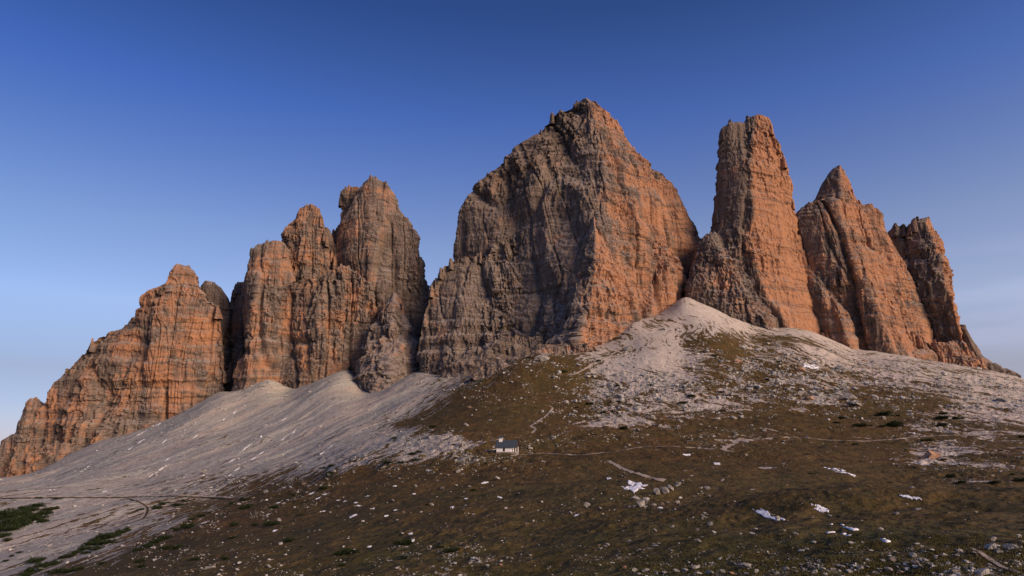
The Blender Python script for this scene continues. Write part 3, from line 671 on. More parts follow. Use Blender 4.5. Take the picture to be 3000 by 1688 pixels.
# the ones a viewer can point at
SPECIAL = [
    (2738,1345,62,.62,1,'big orange-faced boulder alone on the grassy slope at the far right'),
    (2463,1085,25,.7,0,'dark rounded boulder perched high on the right scree streaks'),
    (2345,1090,30,.5,1,'reddish boulder beside the pale snow patch in the right rubble field'),
    (2380,1172,33,.6,1,'orange boulder in the cluster along the foot of the rubble field'),
    (2402,1162,28,.75,0,'tall brown boulder behind the orange one in the rubble field cluster'),
    (2348,1162,30,.6,0,'grey boulder at the left end of the rubble field cluster'),
    (2460,1160,26,.7,0,'brown boulder between the two clusters of the rubble field'),
    (2490,1172,34,.55,0,'wide brown boulder in the middle of the row at the turf edge'),
    (2565,1172,24,.7,0,'rounded boulder at the right end of the row at the turf edge'),
    (2515,1190,46,.4,0,'low broad grey slab in front of the row at the turf edge'),
    (2953,1178,52,.42,0,'large flat tilted slab near the right frame edge'),
    (2759,1268,24,.85,0,'upright pale boulder standing just above the path at the right'),
    (2160,1062,26,.7,1,'pinkish boulder at the upper left of the right rubble field'),
    (1838,1030,24,.7,0,'brown boulder resting beside the trail at the foot of the middle massif'),
    (1590,1060,34,.6,0,'blocky brown outcrop stone on top of the brown spur'),
    (1555,1318,17,.75,0,'grey boulder standing just right of the chapel'),
    (1876,1487,34,.85,0,'tall cracked grey boulder at the left end of the meadow outcrop'),
    (1893,1482,34,.75,0,'fissured boulder right behind the tall one of the meadow outcrop'),
    (1862,1452+14,26,.8,0,'small crest boulder on the meadow outcrop'),
    (1924,1452,19,1.15,0,'upright two-part standing stone in the middle of the meadow'),
    (1949,1450,24,1.0,0,'leaning rock fin beside the upright standing stone'),
    (1968,1438,24,.9,0,'middle block of the rock fins in the meadow'),
    (1984,1424,20,.8,0,'upper right block of the rock fins in the meadow'),
    (1718,1490,26,.7,0,'pale broken boulder left of the meadow outcrop'),
    (2690,1496,25,.4,0,'flat rectangular pale stone on the grass of the right hand mound'),
    (2677,1636,19,.85,0,'squared pale block standing on top of the stone row at lower right'),
    (2182,1668,42,.42,0,'wide grey-white boulder half sunk in the grass at the bottom'),
    (2041,1668,30,.5,0,'pair-like pale boulder at the bottom left of the wide grey one'),
    (2881,1688,52,.45,0,'large rounded pale boulder at the bottom near the right corner'),
    (2805,1682,50,.22,0,'long flat slab at the bottom left of the large rounded boulder'),
    (2497,1595,19,.4,0,'small pale stone at the end of the thin snow streak'),
    (2331,1569,18,.55,0,'single bright stone in the lower meadow left of the snow streak'),
]
for px, py, wp, hr, og, lb in SPECIAL: boulder(px, py, wp, lb, None, hr, bool(og))
GRP = [
 (crop(2100,900,2.862,"245,545,60 290,572,48 550,608,45 1870,668,60 2045,745,70 1880,845,50 110,530,60 2360,800,50 2540,940,40 2100,790,60 1430,748,35 1700,545,50 2060,610,40 2230,760,40 1240,740,45 950,750,45 430,760,50 375,760,55"), 'mid-sized grey boulder in the right rubble field', 'boulders in the right rubble field'),
 (crop(1300,850,2.576,"2215,552,60 2285,617,60 2322,640,45 2400,618,50 2155,612,50 2200,975,70 1335,412,35 1225,608,40 560,660,40 520,700,50 415,838,28 1440,590,35 1270,560,28 2095,475,30 1985,490,30 1100,835,45 1000,845,30 1370,1190,20"), 'grey boulder on the stony slope above the chapel', 'boulders on the stony slope above the chapel'),
 (crop(1000,1200,2.576,"870,478,60 915,495,45 755,600,38 385,692,38 1185,528,55 860,360,60 1300,388,40 1235,750,40 940,806,25 965,588,32 600,782,32 470,778,28 720,540,30 560,585,30 800,500,35 1010,470,30 1280,380,35 1500,455,30"), 'weathered boulder in the stony turf around the chapel', 'boulders around the chapel'),
 (crop(1000,1200,2.576,"2295,740,36 2360,728,40 2420,722,48 2470,705,36 2170,740,36 1960,752,38 1730,788,38 2210,745,40 2530,580,40 2560,560,25"), 'small broken rock lying at the foot of the meadow outcrop', 'stones around the meadow outcrop'),
 (crop(2000,1200,2.576,"295,540,48 140,597,40 185,608,52 150,638,28 1700,716,32 245,935,52 130,1003,55 148,972,38 550,912,42 440,947,42 525,945,48 770,920,44 1275,1020,42 1500,915,44 1860,975,38 95,990,30 50,970,32 200,660,30 525,612,40 790,580,25 80,820,20 880,1095,15 655,1095,30"), 'pale stone lying loose in the grass of the lower meadow', 'pale stones in the lower meadow'),
 (crop(2000,1200,2.576,"2360,1000,60 2545,968,40 2570,1005,40 2330,1058,90 2490,1068,85 2390,1090,65 2080,1110,30 2170,1168,55 2095,1080,45 1980,1106,40 1520,1155,40 1600,1150,55 1700,1165,45 1760,1170,50 1650,1180,40 1850,1150,45 1920,1130,40 1400,1200,45 1340,1215,55 1270,1235,50 1210,1200,40 1130,1220,50 1060,1225,60 990,1240,55 930,1225,45 860,1235,40 780,1215,45 720,1240,40 1450,1240,50 1560,1230,55 1650,1250,60 1180,1190,36 560,1245,50 480,1250,40 380,1245,45 300,1240,50 200,1250,60 120,1245,50 20,1240,60 1800,1195,35 1880,1180,35"), 'pale stone of the row along the bottom edge', 'stones of the row along the bottom'),
 (crop(1000,1200,2.576,"2210,1235,80 2300,1225,70 2440,1240,60 2530,1235,60 2130,1198,50 1565,1200,45 1290,1130,35 1250,1125,28 965,1165,50 1055,1170,40 1090,1152,30 1200,1180,36 2130,918,20 2010,1030,40 1990,1040,36 1945,1035,36 1960,1052,30 2365,920,40 2500,890,40 2490,1088,30 2350,1022,28 2400,1015,28"), 'pale stone in the olive lower middle meadow', 'stones in the lower middle meadow'),
 (crop(0,1200,2.576,"1555,1208,90 1790,1215,45 1955,1155,36 1665,1220,36 1600,1200,40 2370,920,28 1940,990,26 345,1090,14 1280,1190,36 1000,1130,22 2390,1020,26 1250,1215,24"), 'grey stone in the turf at bottom left', 'stones in the bottom left meadow'),
]
for lst, lb, gr in GRP:
    for i_, (px, py, wp) in enumerate(sorted(lst)): boulder(px, py, wp*(1.15 if 'row' in gr else 0.85), lb, gr, random.uniform(.4, .7), random.random() < 0.12)
# the letter laid out in stones
for i, (a, b, s_) in enumerate([(1868,812,9),(1880,790,9),(1878,830,9),(1872,852,9),(1866,876,10),(1920,762,12),(1955,790,10),(1985,786,9),(1900,792,8),(1925,838,9),(1958,842,8),(1900,834,8)]):
    boulder(1800+a/7.246, 1400+b/7.246+1, s_*0.8, 'small white stone of the letter laid in the grass', 'stones laid out as a letter', 0.6)
# further individual stones, placed by how stony each piece of ground is
LB = {'r': ('small block in the rubble under the right walls', 'blocks in the rubble under the right walls'),
      'm': ('scattered small stone in the brown meadow turf', 'small stones in the meadow turf'),
      'c': ('small block on the stony slopes around the chapel', 'small blocks behind the chapel')}
tries = 0
while n_b < 292 and tries < 4000:
    tries += 1
    px, py = random.uniform(500, 2990), random.uniform(1040, 1680)
    d = float(lookup(RUB, np.array([px]), np.array([py]))[0])
    if random.random() > d**1.3: continue
    P = ground([px], [py])[0]
    if not np.isfinite(P[0]): continue
    key = 'r' if px > 1750 and py < 1260 else ('c' if py < 1400 else 'm')
    s_ = random.uniform(9, 19)
    boulder(px, py, s_, LB[key][0], LB[key][1], random.uniform(.45, .8), random.random() < (0.15 if key == 'r' else 0.04), P=P)

# everything smaller: one mass of rubble
NR = 60000
cand = 400000
qx = rng.uniform(-40, 3040, cand); qy = rng.uniform(900, 1700, cand)
dn = lookup(RUB, qx, qy); cl = vnoise2(qx/40, qy/14)*0.5+vnoise2(qx/13, qy/6)*0.5
cvq = lookup(COVER, qx, qy)
keep = rng.random(cand) < np.where((cvq > .8) & (qy < 1600), .4, 1)* np.clip(dn**1.6*1.0 + 0.006, 0, 1)*np.clip(0.25+cl*2.6, 0.015, 1.6)
qx, qy = qx[keep][:NR], qy[keep][:NR]
Q = ground(qx, qy); ok = np.isfinite(Q[:,0]); Q = Q[ok]; qx, qy = qx[ok], qy[ok]
n = len(Q)
app = 2.0 + rng.pareto(2.6, n)*2.1; app = np.minimum(app, 13)*np.where(qy > 1590, 1.5, 1)*np.where((qx > 1600) & (qy < 1230), 1.75, 1)
wd = app*Q[:,1]/FPX
ang = rng.uniform(0, 6.28, n); pid = rng.integers(0, len(PROTO), n)
Vs, Fs = [], []; off = 0
for p_, (pv, pf) in enumerate(PROTO):
    m_ = np.where(pid == p_)[0]
    if not len(m_): continue
    c_, s_ = np.cos(ang[m_])[:,None], np.sin(ang[m_])[:,None]
    X = (pv[:,0]*c_ - pv[:,1]*s_)*wd[m_][:,None] + Q[m_,0][:,None]
    Y = (pv[:,0]*s_ + pv[:,1]*c_)*wd[m_][:,None] + Q[m_,1][:,None]
    Z = pv[:,2]*wd[m_][:,None] + Q[m_,2][:,None] + 0.12*wd[m_][:,None]
    Vs.append(np.stack([X, Y, Z], -1).reshape(-1, 3))
    Fs.append((pf[None]+ (np.arange(len(m_))*len(pv))[:,None,None] + off).reshape(-1, 3)); off += len(m_)*len(pv)
me = npmesh('rubble', np.vstack(Vs), np.vstack(Fs), False)
tag(link('rubble', me, M_stone), 'countless small pale stones strewn over turf and scree', 'rubble', kind='stuff')
print('rubble', n, 'boulders', n_b)

# ------------------------------------------------------------------ snow
def in_poly(x, y, P):
    c = np.zeros(x.shape, bool); n = len(P); j = n-1
    for i in range(n):
        xi, yi = P[i]; xj, yj = P[j]
        c ^= ((yi > y) != (yj > y)) & (x < (xj-xi)*(y-yi)/(yj-yi+1e-12)+xi); j = i
    return c
def snow_mesh(poly_px, th=0.05, jag=0.18):
    """patch of snow lying on the ground, outline given by sight lines"""
    poly_px = np.array(poly_px, float)
    G = ground(poly_px[:,0], poly_px[:,1]); G = G[np.isfinite(G[:,0])]
    if len(G) < 3: return None
    PX, PY = G[:,0], G[:,1]; lo = [PX.min(), PY.min()]; hi = [PX.max(), PY.max()]
    sx, sy = hi[0]-lo[0], hi[1]-lo[1]; k = 70
    gx, gy = np.meshgrid(np.linspace(lo[0]-sx*.08, hi[0]+sx*.08, k), np.linspace(lo[1]-sy*.08, hi[1]+sy*.08, k))
    f1 = 9/max(sx, 1e-3); f2 = 9/max(sy, 1e-3)
    wx = gx + jag*sx*0.35*fbm2(gx*f1, gy*f2, 3); wy = gy + jag*sy*0.9*fbm2(gx*f1+50, gy*f2, 3)
    ins = in_poly(wx, wy, list(zip(PX, PY))) & (fbm2(gx*f1*1.3+9, gy*f2*1.3, 3) < 0.55)
    V = np.stack([gx, gy, hgt(gx, gy)+th], -1).reshape(-1, 3); ii = np.arange(k*k).reshape(k, k)
    cell_ = ins[:-1,:-1] & ins[1:,:-1] & ins[:-1,1:]
    F = np.stack([ii[:-1,:-1], ii[:-1,1:], ii[1:,1:], ii[1:,:-1]], -1)[cell_]
    if len(F) == 0: return None
    # drop unused vertices, add a thin edge
    us = np.unique(F); mp = np.full(k*k, -1); mp[us] = np.arange(len(us)); V = V[us]; F = mp[F]
    nv = len(V); V2 = V.copy(); V2[:,2] -= th+0.15
    from collections import Counter
    E = np.concatenate([F[:,[0,1]], F[:,[1,2]], F[:,[2,3]], F[:,[3,0]]]); key = np.sort(E, 1); _, inv, cnt = np.unique(key, axis=0, return_inverse=True, return_counts=True)
    be = E[cnt[inv.ravel()] == 1]
    S = np.stack([be[:,0], be[:,0]+nv, be[:,1]+nv, be[:,1]], -1)
    return npmesh('snow_patch', np.vstack([V, V2]), np.vstack([F, S]), True)
def pc(ox, oy, k, s): return [(ox+float(a.split(',')[0])/k, oy+float(a.split(',')[1])/k) for a in s.split()]
SN = [
 (pc(2000,1200,2.576,"535,760 600,758 660,768 665,795 685,815 790,828 710,836 660,822 600,802"), 'largest snow patch of the lower right meadow, thick at its left with a thin tail'),
 (pc(2000,1200,2.576,"955,720 1040,728 1090,745 1115,778 1050,770 975,745 1040,742"), 'snow patch in two joined slivers on the grassy right mound'),
 (pc(2000,1200,2.576,"1085,425 1130,425 1205,452 1295,503 1225,488 1150,458"), 'slanting snow patch on the knoll side above the right mound'),
 (pc(2000,1200,2.576,"1112,868 1140,856 1210,880 1180,888 1260,938 1380,972 1485,1000 1440,1006 1340,986 1240,942 1170,898"), 'long thin snow streak running down the hollow at lower right'),
 (pc(2000,1200,2.576,"1628,646 1700,652 1765,662 1808,680 1700,670"), 'thin flat snow sliver near the crest of the right mound'),
 (pc(1000,1200,2.576,"2120,588 2175,545 2225,547 2295,565 2240,602 2180,624 2135,612"), 'blotchy snow patch beside the rock fins in the middle meadow'),
 (pc(1000,1200,2.576,"1995,514 2035,513 2042,524 2005,526"), 'tiny snow patch above the blotchy one in the middle meadow'),
 (pc(2100,900,2.862,"718,476 800,476 855,500 850,526 780,514 725,502"), 'pale snow patch high in the right rubble field'),
 (pc(2000,1200,2.576,"0,335 55,335 55,347 5,345"), 'short snow patch beside the meadow trail'),
 (pc(2000,1200,2.576,"230,404 280,402 282,418 240,416"), 'small snow patch below the trail fork'),
]
for p, lb in SN:
    m_ = snow_mesh(p, 0.06)
    if m_: tag(link('snow_patch', m_, M_snow), lb, 'snow patch')
def streak(cx_, cy_, ln, wd_, deg):
    a = R(deg); d = np.array([math.cos(a), -math.sin(a)]); q = np.array([-d[1], d[0]]); c = np.array([cx_, cy_])
    return [tuple(c+d*ln/2), tuple(c+d*ln*.1+q*wd_*.5), tuple(c-d*ln/2), tuple(c-d*ln*.1-q*wd_*.5)]
ST = [(a, b, c, d, e) for a, b, c, d, e in [
 (1205,105,75,9,38),(1072,175,80,9,34),(1065,240,60,8,34),(985,293,40,8,36),(1240,240,40,8,40),(1855,290,110,12,38),(1965,335,45,11,36),(1912,371,45,10,35),(1215,452,110,9,36),(1140,498,34,8,38),(650,442,85,8,40),(235,597,60,8,36),(2222,165,45,12,55),(2140,222,38,11,42),(1270,372,45,8,45),(1775,18,55,10,62),(1790,452,40,9,40),(1752,386,50,8,32),(2500,275,75,8,40),(2432,330,40,8,32),(380,612,50,8,32),(790,618,50,8,30),(1540,495,36,8,38),(1735,497,26,9,30),(2005,118,26,10,-20),(2145,75,50,7,28),(1475,205,50,7,36),(1690,75,26,9,50),(1970,205,18,22,10)]]
for a, b, c, d, e in ST:
    m_ = snow_mesh(streak(a/2.576, 1200+b/2.576, c/2.576, d/2.576*0.55, e), 0.25, 0.3)
    if m_: tag(link('snow_streak', m_, M_snow), 'narrow snow streak in a gully of the left scree slope', 'snow patch', 'snow streaks on the left scree')
for a, b, c, d, e in [(90,803,60,14,25),(520,938,42,12,5),(540,990,36,14,30),(212,1035,36,12,10),(1195,662,40,16,-10),(838,738,34,12,10),(403,578,30,9,5),(550,637,30,9,0),(110,702,36,7,0),(128,726,52,8,-3),(30,693,30,6,0),(198,656,34,7,0),(238,748,30,7,0),(405,760,30,9,10),(660,461,50,9,-4),(1085,552,70,12,12),(340,803,36,10,15),(942,673,28,8,0),(1865,714,26,6,5),(1775,797,45,10,25),(2405,742,40,10,5)]:
    m_ = snow_mesh(streak(1000+a/2.576, 1200+b/2.576, c/2.576, d/2.576, e), 0.06, 0.3)
    if m_: tag(link('snow_patch', m_, M_snow), 'small leftover snow patch in the middle meadow', 'snow patch', 'small snow patches in the middle meadow')
for a, b, c, d, e in [(2350,633,50,11,25),(2400,670,40,12,28),(2448,640,34,8,10),(2550,687,30,7,5),(2438,767,30,9,15),(2075,915,36,14,20),(2018,795,36,8,22),(2100,703,36,6,10),(1560,850,36,12,25)]:
    m_ = snow_mesh(streak(a/2.576, 1200+b/2.576, c/2.576, d/2.576, e), 0.06, 0.3)
    if m_: tag(link('snow_patch', m_, M_snow), 'small snow patch near the left rim of the meadow', 'snow patch', 'small snow patches at the meadow rim')

# ------------------------------------------------------------------ paths
def path(pp, wpx, label, lift=0.12, mat=None, name='path'):
    P = []
    for a, b in zip(pp[:-1], pp[1:]):
        m = max(2, int(math.hypot(b[0]-a[0], b[1]-a[1])/3))
        for i in range(m): P.append((a[0]+(b[0]-a[0])*i/m, a[1]+(b[1]-a[1])*i/m))
    G = ground([p[0] for p in P], [p[1] for p in P]); G = G[np.isfinite(G[:,0])]
    # smooth, resample
    if len(G) < 4: return
    keep = [G[0]]
    for g in G[1:]:
        if np.hypot(*(g-keep[-1])[:2]) < 60: keep.append(g)
    G = np.array(keep)
    for _ in range(4): G[1:-1] = (G[:-2]+2*G[1:-1]+G[2:])/4
    t = np.gradient(G[:,:2], axis=0); t /= np.linalg.norm(t, axis=1)[:,None]+1e-9; nn = np.stack([-t[:,1], t[:,0]], -1)
    wd = wpx*(0.75+0.5*np.array([random.random() for _ in G]))
    cols = 5; off = np.linspace(-.5, .5, cols); V = []
    for o_ in off:
        x = G[:,0]+nn[:,0]*wd*o_; y = G[:,1]+nn[:,1]*wd*o_; V.append(np.stack([x, y, hgt(x, y)+lift], -1))
    V = np.stack(V, 1); k = len(G); ii = np.arange(k*cols).reshape(k, cols)
    F = np.stack([ii[:-1,:-1], ii[1:,:-1], ii[1:,1:], ii[:-1,1:]], -1).reshape(-1, 4)
    tag(link(name, npmesh(name, V.reshape(-1, 3), F, True), mat or M_path), label, 'path', kind='structure')
TRK = [(0,1459),(80,1457),(200,1456),(330,1456),(430,1453),(520,1451),(600,1455),(680,1460)]
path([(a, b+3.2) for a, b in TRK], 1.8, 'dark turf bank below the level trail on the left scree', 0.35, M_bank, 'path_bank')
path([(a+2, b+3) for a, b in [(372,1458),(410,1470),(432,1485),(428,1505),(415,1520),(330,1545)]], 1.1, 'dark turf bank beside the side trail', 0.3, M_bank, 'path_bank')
path([(0,1459),(80,1457),(200,1456),(330,1456),(430,1453),(520,1451),(600,1455),(680,1460)], 3.2, 'level trail crossing the left scree slope')
path([(372,1458),(410,1470),(432,1485),(428,1505),(415,1520),(330,1545)], 2.6, 'side trail bending down from the level trail')
path([(2845,1606),(2872,1620),(2900,1640),(2935,1662),(2985,1678)], 0.2, 'short worn dirt path in the grass at the lower right corner', 0.03)
path(pc(2000,1200,2.576,"445,218 400,250 350,280 300,300 330,315 390,318"), 2.6, 'pale zigzag of the meadow trail at the knoll foot')
path(pc(2000,1200,2.576,"0,285 110,290 220,300 300,305"), 1.6, 'narrow trail arriving from the left at the knoll foot')
path(pc(2000,1200,2.576,"640,212 800,210 900,212 1100,232 1400,240 1600,225 1800,205 2000,195 2200,192 2576,192"), 1.1, 'level trail along the far side of the right meadow')
path(pc(1000,1200,2.576,"2020,390 2080,425 2150,460 2250,490 2350,520 2450,540"), 1.7, 'pale trail slanting across the middle meadow')
path(pc(1000,1200,2.576,"1280,350 1500,330 1800,345 2060,320 2250,285 2450,280 2576,280"), 0.8, 'faint trail from the chapel towards the knoll')
path(pc(1300,850,2.576,"975,640 1060,600 1120,560 1190,525 1260,495 1350,430 1500,395 1700,360"), 2.4, 'trail climbing along the foot of the middle massif')
path(pc(1300,850,2.576,"670,1080 700,1045 650,1030 760,960 830,890 790,870"), 1.6, 'zigzag trail on the brown spur above the chapel')

# ------------------------------------------------------------------ shrubs and small trees
def tuft_cloud(n_t, shape, leaf, rd, up=0.5):
    """clusters of short needle sprays inside a lumpy dome"""
    V = np.zeros((n_t*3, 3)); 
    for i in range(n_t):
        c, dirn = shape(rd)
        a = rd.uniform(0, 6.283); s = leaf*rd.uniform(.6, 1.4)
        side = Vector((math.cos(a), math.sin(a), rd.uniform(-.3, .3)))*s*0.45
        tip = dirn*s*1.3 + Vector((0, 0, s*up))
        V[i*3] = c-side; V[i*3+1] = c+side; V[i*3+2] = c+tip
    return V, np.arange(n_t*3).reshape(-1, 3)
def shrub_proto(seed):
    rd = random.Random(seed)
    lobes = [(Vector((rd.uniform(-.36, .36), rd.uniform(-.3, .3), 0)), rd.uniform(.14, .26), rd.uniform(.16, .36)) for _ in range(11)]
    def shape(rd):
        c, r_, hh = rd.choice(lobes); v = Vector((rd.gauss(0, 1), rd.gauss(0, 1), abs(rd.gauss(0, .8)))).normalized()
        k = rd.uniform(.55, 1)**.5
        return Vector((c.x+v.x*r_*k, c.y+v.y*r_*k, v.z*hh*k)), v
    return npmesh('foliage', *tuft_cloud(1500, shape, 0.045, rd), False)
SH = [shrub_proto(i) for i in range(5)]
for m_ in SH: m_.materials.append(M_needle)
def stems_proto(seed):
    rd = random.Random(seed); bm = bmesh.new()
    for k in range(7):
        a = rd.uniform(0, 6.28); d = Vector((math.cos(a), math.sin(a), 0.55)).normalized()
        mt = Matrix.Translation(d*0.13) @ d.to_track_quat('Z', 'Y').to_matrix().to_4x4()
        bmesh.ops.create_cone(bm, cap_ends=True, segments=6, radius1=.016, radius2=.006, depth=.30, matrix=mt)
    me = bpy.data.meshes.new('stems'); bm.to_mesh(me); bm.free(); me.materials.append(M_bark); return me
STM = [stems_proto(i) for i in range(2)]
n_s = 0
def shrub(px, py, wpx, label, group):
    global n_s
    P = ground([px], [py+wpx*0.12])[0]
    if not np.isfinite(P[0]): return
    wd = wpx*(P[1]*cp+P[2]*sp)/FPX
    e = bpy.data.objects.new('dwarf_pine', None); COL.objects.link(e); e.location = P; e.empty_display_size = 0.3
    k = n_s % 5
    for nm, md in (('foliage', SH[k]), ('branch', STM[n_s % 2])):
        o = bpy.data.objects.new(nm, md); COL.objects.link(o); o.parent = e
    e.rotation_euler = (0, 0, random.uniform(0, 6.28)); e.scale = (wd*1.1, wd*1.1, wd*random.uniform(.75, 1.1))
    tag(e, label, 'shrub', group); n_s += 1
SHR = [
 (crop(0,1200,2.576,"40,790,110 100,800,100 170,780,100 230,755,90 270,722,80 60,850,110 140,850,110 210,830,100 280,812,90 345,778,80 400,745,60 30,900,110 90,893,100 160,872,90 320,838,70 20,950,80 50,985,50 10,818,80 250,790,80 350,755,60 190,742,60"), 'dark dwarf pine in the dense mat at lower left', 'dwarf pine mat at the left edge'),
 (crop(0,1200,2.576,"520,1105,60 570,1078,70 630,1048,80 690,1012,80 740,985,80 790,962,85 850,950,90 720,1048,70 930,918,70 960,902,40 330,1180,80 400,1160,70 250,1218,80 200,1245,80 480,1115,50 260,1140,90 300,1130,60 420,1225,80 520,1218,70 590,1205,60 650,1080,50 820,1000,60 760,1010,60"), 'dark dwarf pine in the diagonal band at lower left', 'dwarf pines along the lower left gully'),
 (crop(0,1200,2.576,"145,1078,40 40,1140,45 90,1105,34 1250,965,100 1180,995,80 1130,1022,90 1040,1058,70 1350,1035,90 1260,1045,80 1060,1145,70 1065,1185,60 760,1165,60 1420,885,90 1340,905,50 1310,900,40"), 'rounded dwarf pine at the boundary of gully and brown meadow', 'dwarf pines at the gully rim'),
 (crop(0,1200,2.576,"1770,868,66 1760,965,66 1920,870,56 2050,862,96 2075,735,76 2265,795,44 2180,985,84 1480,1130,70 1705,1125,60 2560,1085,60 2280,1035,30"), 'lone dark dwarf pine on the left part of the brown meadow', 'dwarf pines dotted over the left meadow'),
 (crop(0,1200,2.576,"2215,645,56 2445,592,66 1850,678,60 1860,738,95 1880,720,60 1760,705,50 1340,718,70 1180,740,66 1060,755,40 1400,690,50 1220,712,50 1270,700,30 1450,830,50 1520,800,60 1570,780,40 2490,480,70 2500,425,60 2440,440,50 430,670,50 300,665,40"), 'small dwarf pine along the lower rim of the left scree', 'dwarf pines along the scree rim'),
 (crop(1000,1200,2.576,"60,1070,116 470,1005,104 830,1060,98 740,1035,54 10,1175,44 480,1120,60"), 'wide dark dwarf pine low in the middle of the meadow', 'dwarf pines low in the middle meadow'),
 (crop(1000,1200,2.576,"530,335,60 585,320,50 560,378,60 450,400,50 400,215,40 690,130,50 850,265,40 1000,610,50 95,390,50 350,400,60 2130,135,60 1985,25,40 880,662,24 650,718,28 2078,698,24"), 'small dwarf pine around the stony chapel slope', 'dwarf pines around the chapel slope'),
 (crop(2000,1200,2.576,"1510,35,95 1610,45,44 1205,65,54 1340,118,90 1610,115,110 1510,125,44 1955,62,80 1970,30,54 2085,65,66 1965,118,66 1165,98,44 1420,120,30"), 'dwarf pine on the turf shelf under the right rubble', 'dwarf pines on the right turf shelf'),
 (crop(2000,1200,2.576,"1300,260,44 1850,230,76 2030,505,66 2115,548,66 2350,552,66 2550,530,76 2400,310,28 1975,372,40 2560,205,44 965,485,36 1570,548,24 2490,490,40"), 'dwarf pine on the slope around the orange boulder', 'dwarf pines on the far right slope'),
 (crop(1300,850,2.576,"900,615,54 1165,535,40 1100,858,54 1360,1040,64 1800,850,64 1870,798,60 2100,910,44 1950,468,44 2040,490,44 2450,675,40 1310,720,36 1560,718,44 640,510,36 1210,925,50 2530,540,40 2100,770,40 1000,885,30"), 'tiny dwarf pine high under the rock walls', 'dwarf pines high on the stony slope'),
]
for lst, lb, gr in SHR:
    for i_, (px, py, wp) in enumerate(sorted(lst)): shrub(px, py, wp*(1.35 if 'left' in gr and 'meadow' not in gr else 1.1), lb, gr)

def conifer(px, py, hpx, label):
    P = ground([px], [py])[0]
    if not np.isfinite(P[0]): return
    hh = hpx*(P[1]*cp+P[2]*sp)/FPX
    e = bpy.data.objects.new('young_conifer', None); COL.objects.link(e); e.location = P
    rd = random.Random(int(px))
    def shape(rd):
        t = rd.random()**1.3; wh = int(t*9)/9*0.4+t*0.6; a = rd.uniform(0, 6.28); r_ = (1-wh)*0.30*rd.uniform(.3, 1)*(0.7+.3*math.sin(3*a+wh*30)) + 0.01
        v = Vector((math.cos(a), math.sin(a), -.15))
        return Vector((v.x*r_*hh, v.y*r_*hh, (0.06+wh*0.94)*hh - r_*hh*.25)), v
    link('crown', npmesh('crown', *tuft_cloud(1400, shape, hh*0.045, rd, .2)), M_needle, e)
    bm = bmesh.new(); bmesh.ops.create_cone(bm, cap_ends=True, segments=8, radius1=hh*.022, radius2=hh*.004, depth=hh*0.95, matrix=Matrix.Translation((0, 0, hh*.46)))
    me = bpy.data.meshes.new('trunk'); bm.to_mesh(me); bm.free(); link('trunk', me, M_bark, e)
    tag(e, label, 'tree')
conifer(449, 1592, 26, 'small dark conifer standing at the rim of the pale gully at lower left')
conifer(1121, 1364, 22, 'small dark conifer among blocks left of the chapel')
conifer(1871, 1124, 12, 'tiny conifer in the rubble right of the middle massif')
conifer(1746, 1206, 16, 'tiny conifer on the stony slope above the chapel')

# ------------------------------------------------------------------ near grass
def grass():
    n = 60000
    px = rng.uniform(700, 3050, n); py = 1430 + (1700-1430)*rng.random(n)**0.8
    keep = vnoise2(px/60, py/16)*.6+vnoise2(px/18, py/7)*.5+rng.random(n)*.5 > 0.3
    Q = ground(px[keep], py[keep]); Q = Q[np.isfinite(Q[:,0])]; Q = Q[Q[:,1] < 150]
    n = len(Q); k = 4
    base = np.repeat(Q, k, 0); m = len(base)
    base[:,:2] += rng.normal(0, .12, (m, 2)); base[:,2] = hgt(base[:,0], base[:,1])-0.01
    a = rng.uniform(0, 6.28, m); hh = rng.uniform(.03, .10, m)*np.where(rng.random(m) < .03, 2.2, 1); wd = rng.uniform(.012, .03, m)
    s = np.stack([np.cos(a)*wd, np.sin(a)*wd, a*0], -1)
    tip = np.stack([rng.normal(0, .4, m)*hh, rng.normal(0, .4, m)*hh, hh], -1)
    V = np.stack([base-s, base+s, base+tip], 1).reshape(-1, 3)
    tag(link('grass', npmesh('grass', V, np.arange(len(V)).reshape(-1, 3)), M_grass), 'dry autumn grass blades on the near meadow', 'grass', kind='stuff')
grass()

# ------------------------------------------------------------------ chapel
M_wall = flat('white plaster', (0.84, 0.81, 0.77), 0.85, 1.2, 0.05)
M_roofc = flat('slate blue sheet roof', (0.055, 0.070, 0.090), 0.55, 3, 0.12)
M_plinth = stone_material('plinth stone', (0.20, 0.18, 0.16), (0.30, 0.27, 0.24), (0.24, 0.2, 0.17), 3)
M_wood = flat('brown wood', (0.085, 0.038, 0.022), 0.7, 4, 0.2)
M_dark = flat('dark glass', (0.02, 0.018, 0.02), 0.3)
def box_bm(bm, x0, x1, y0, y1, z0, z1):
    vs = [bm.verts.new(p) for p in ((x0,y0,z0),(x1,y0,z0),(x1,y1,z0),(x0,y1,z0),(x0,y0,z1),(x1,y0,z1),(x1,y1,z1),(x0,y1,z1))]
    for f in ((3,2,1,0),(4,5,6,7),(0,1,5,4),(1,2,6,5),(2,3,7,6),(3,0,4,7)): bm.faces.new([vs[i] for i in f])
def bmo(name, bm, mat, parent):
    bmesh.ops.recalc_face_normals(bm, faces=bm.faces)
    me = bpy.data.meshes.new(name); bm.to_mesh(me); bm.free(); me.materials.append(mat)
    return link(name, me, None, parent)
def prism(bm, prof, axis, a, b):
    """prof: list of (u,z); axis 'x': extrude along x from a to b, u = y"""
    def P(u, z, t): return (t, u, z) if axis == 'x' else (u, t, z)
    A = [bm.verts.new(P(u, z, a)) for u, z in prof]; B = [bm.verts.new(P(u, z, b)) for u, z in prof]
    bm.faces.new(A); bm.faces.new(B[::-1]); n = len(prof)
    for i in range(n): bm.faces.new((A[i], B[i], B[(i+1)%n], A[(i+1)%n]))
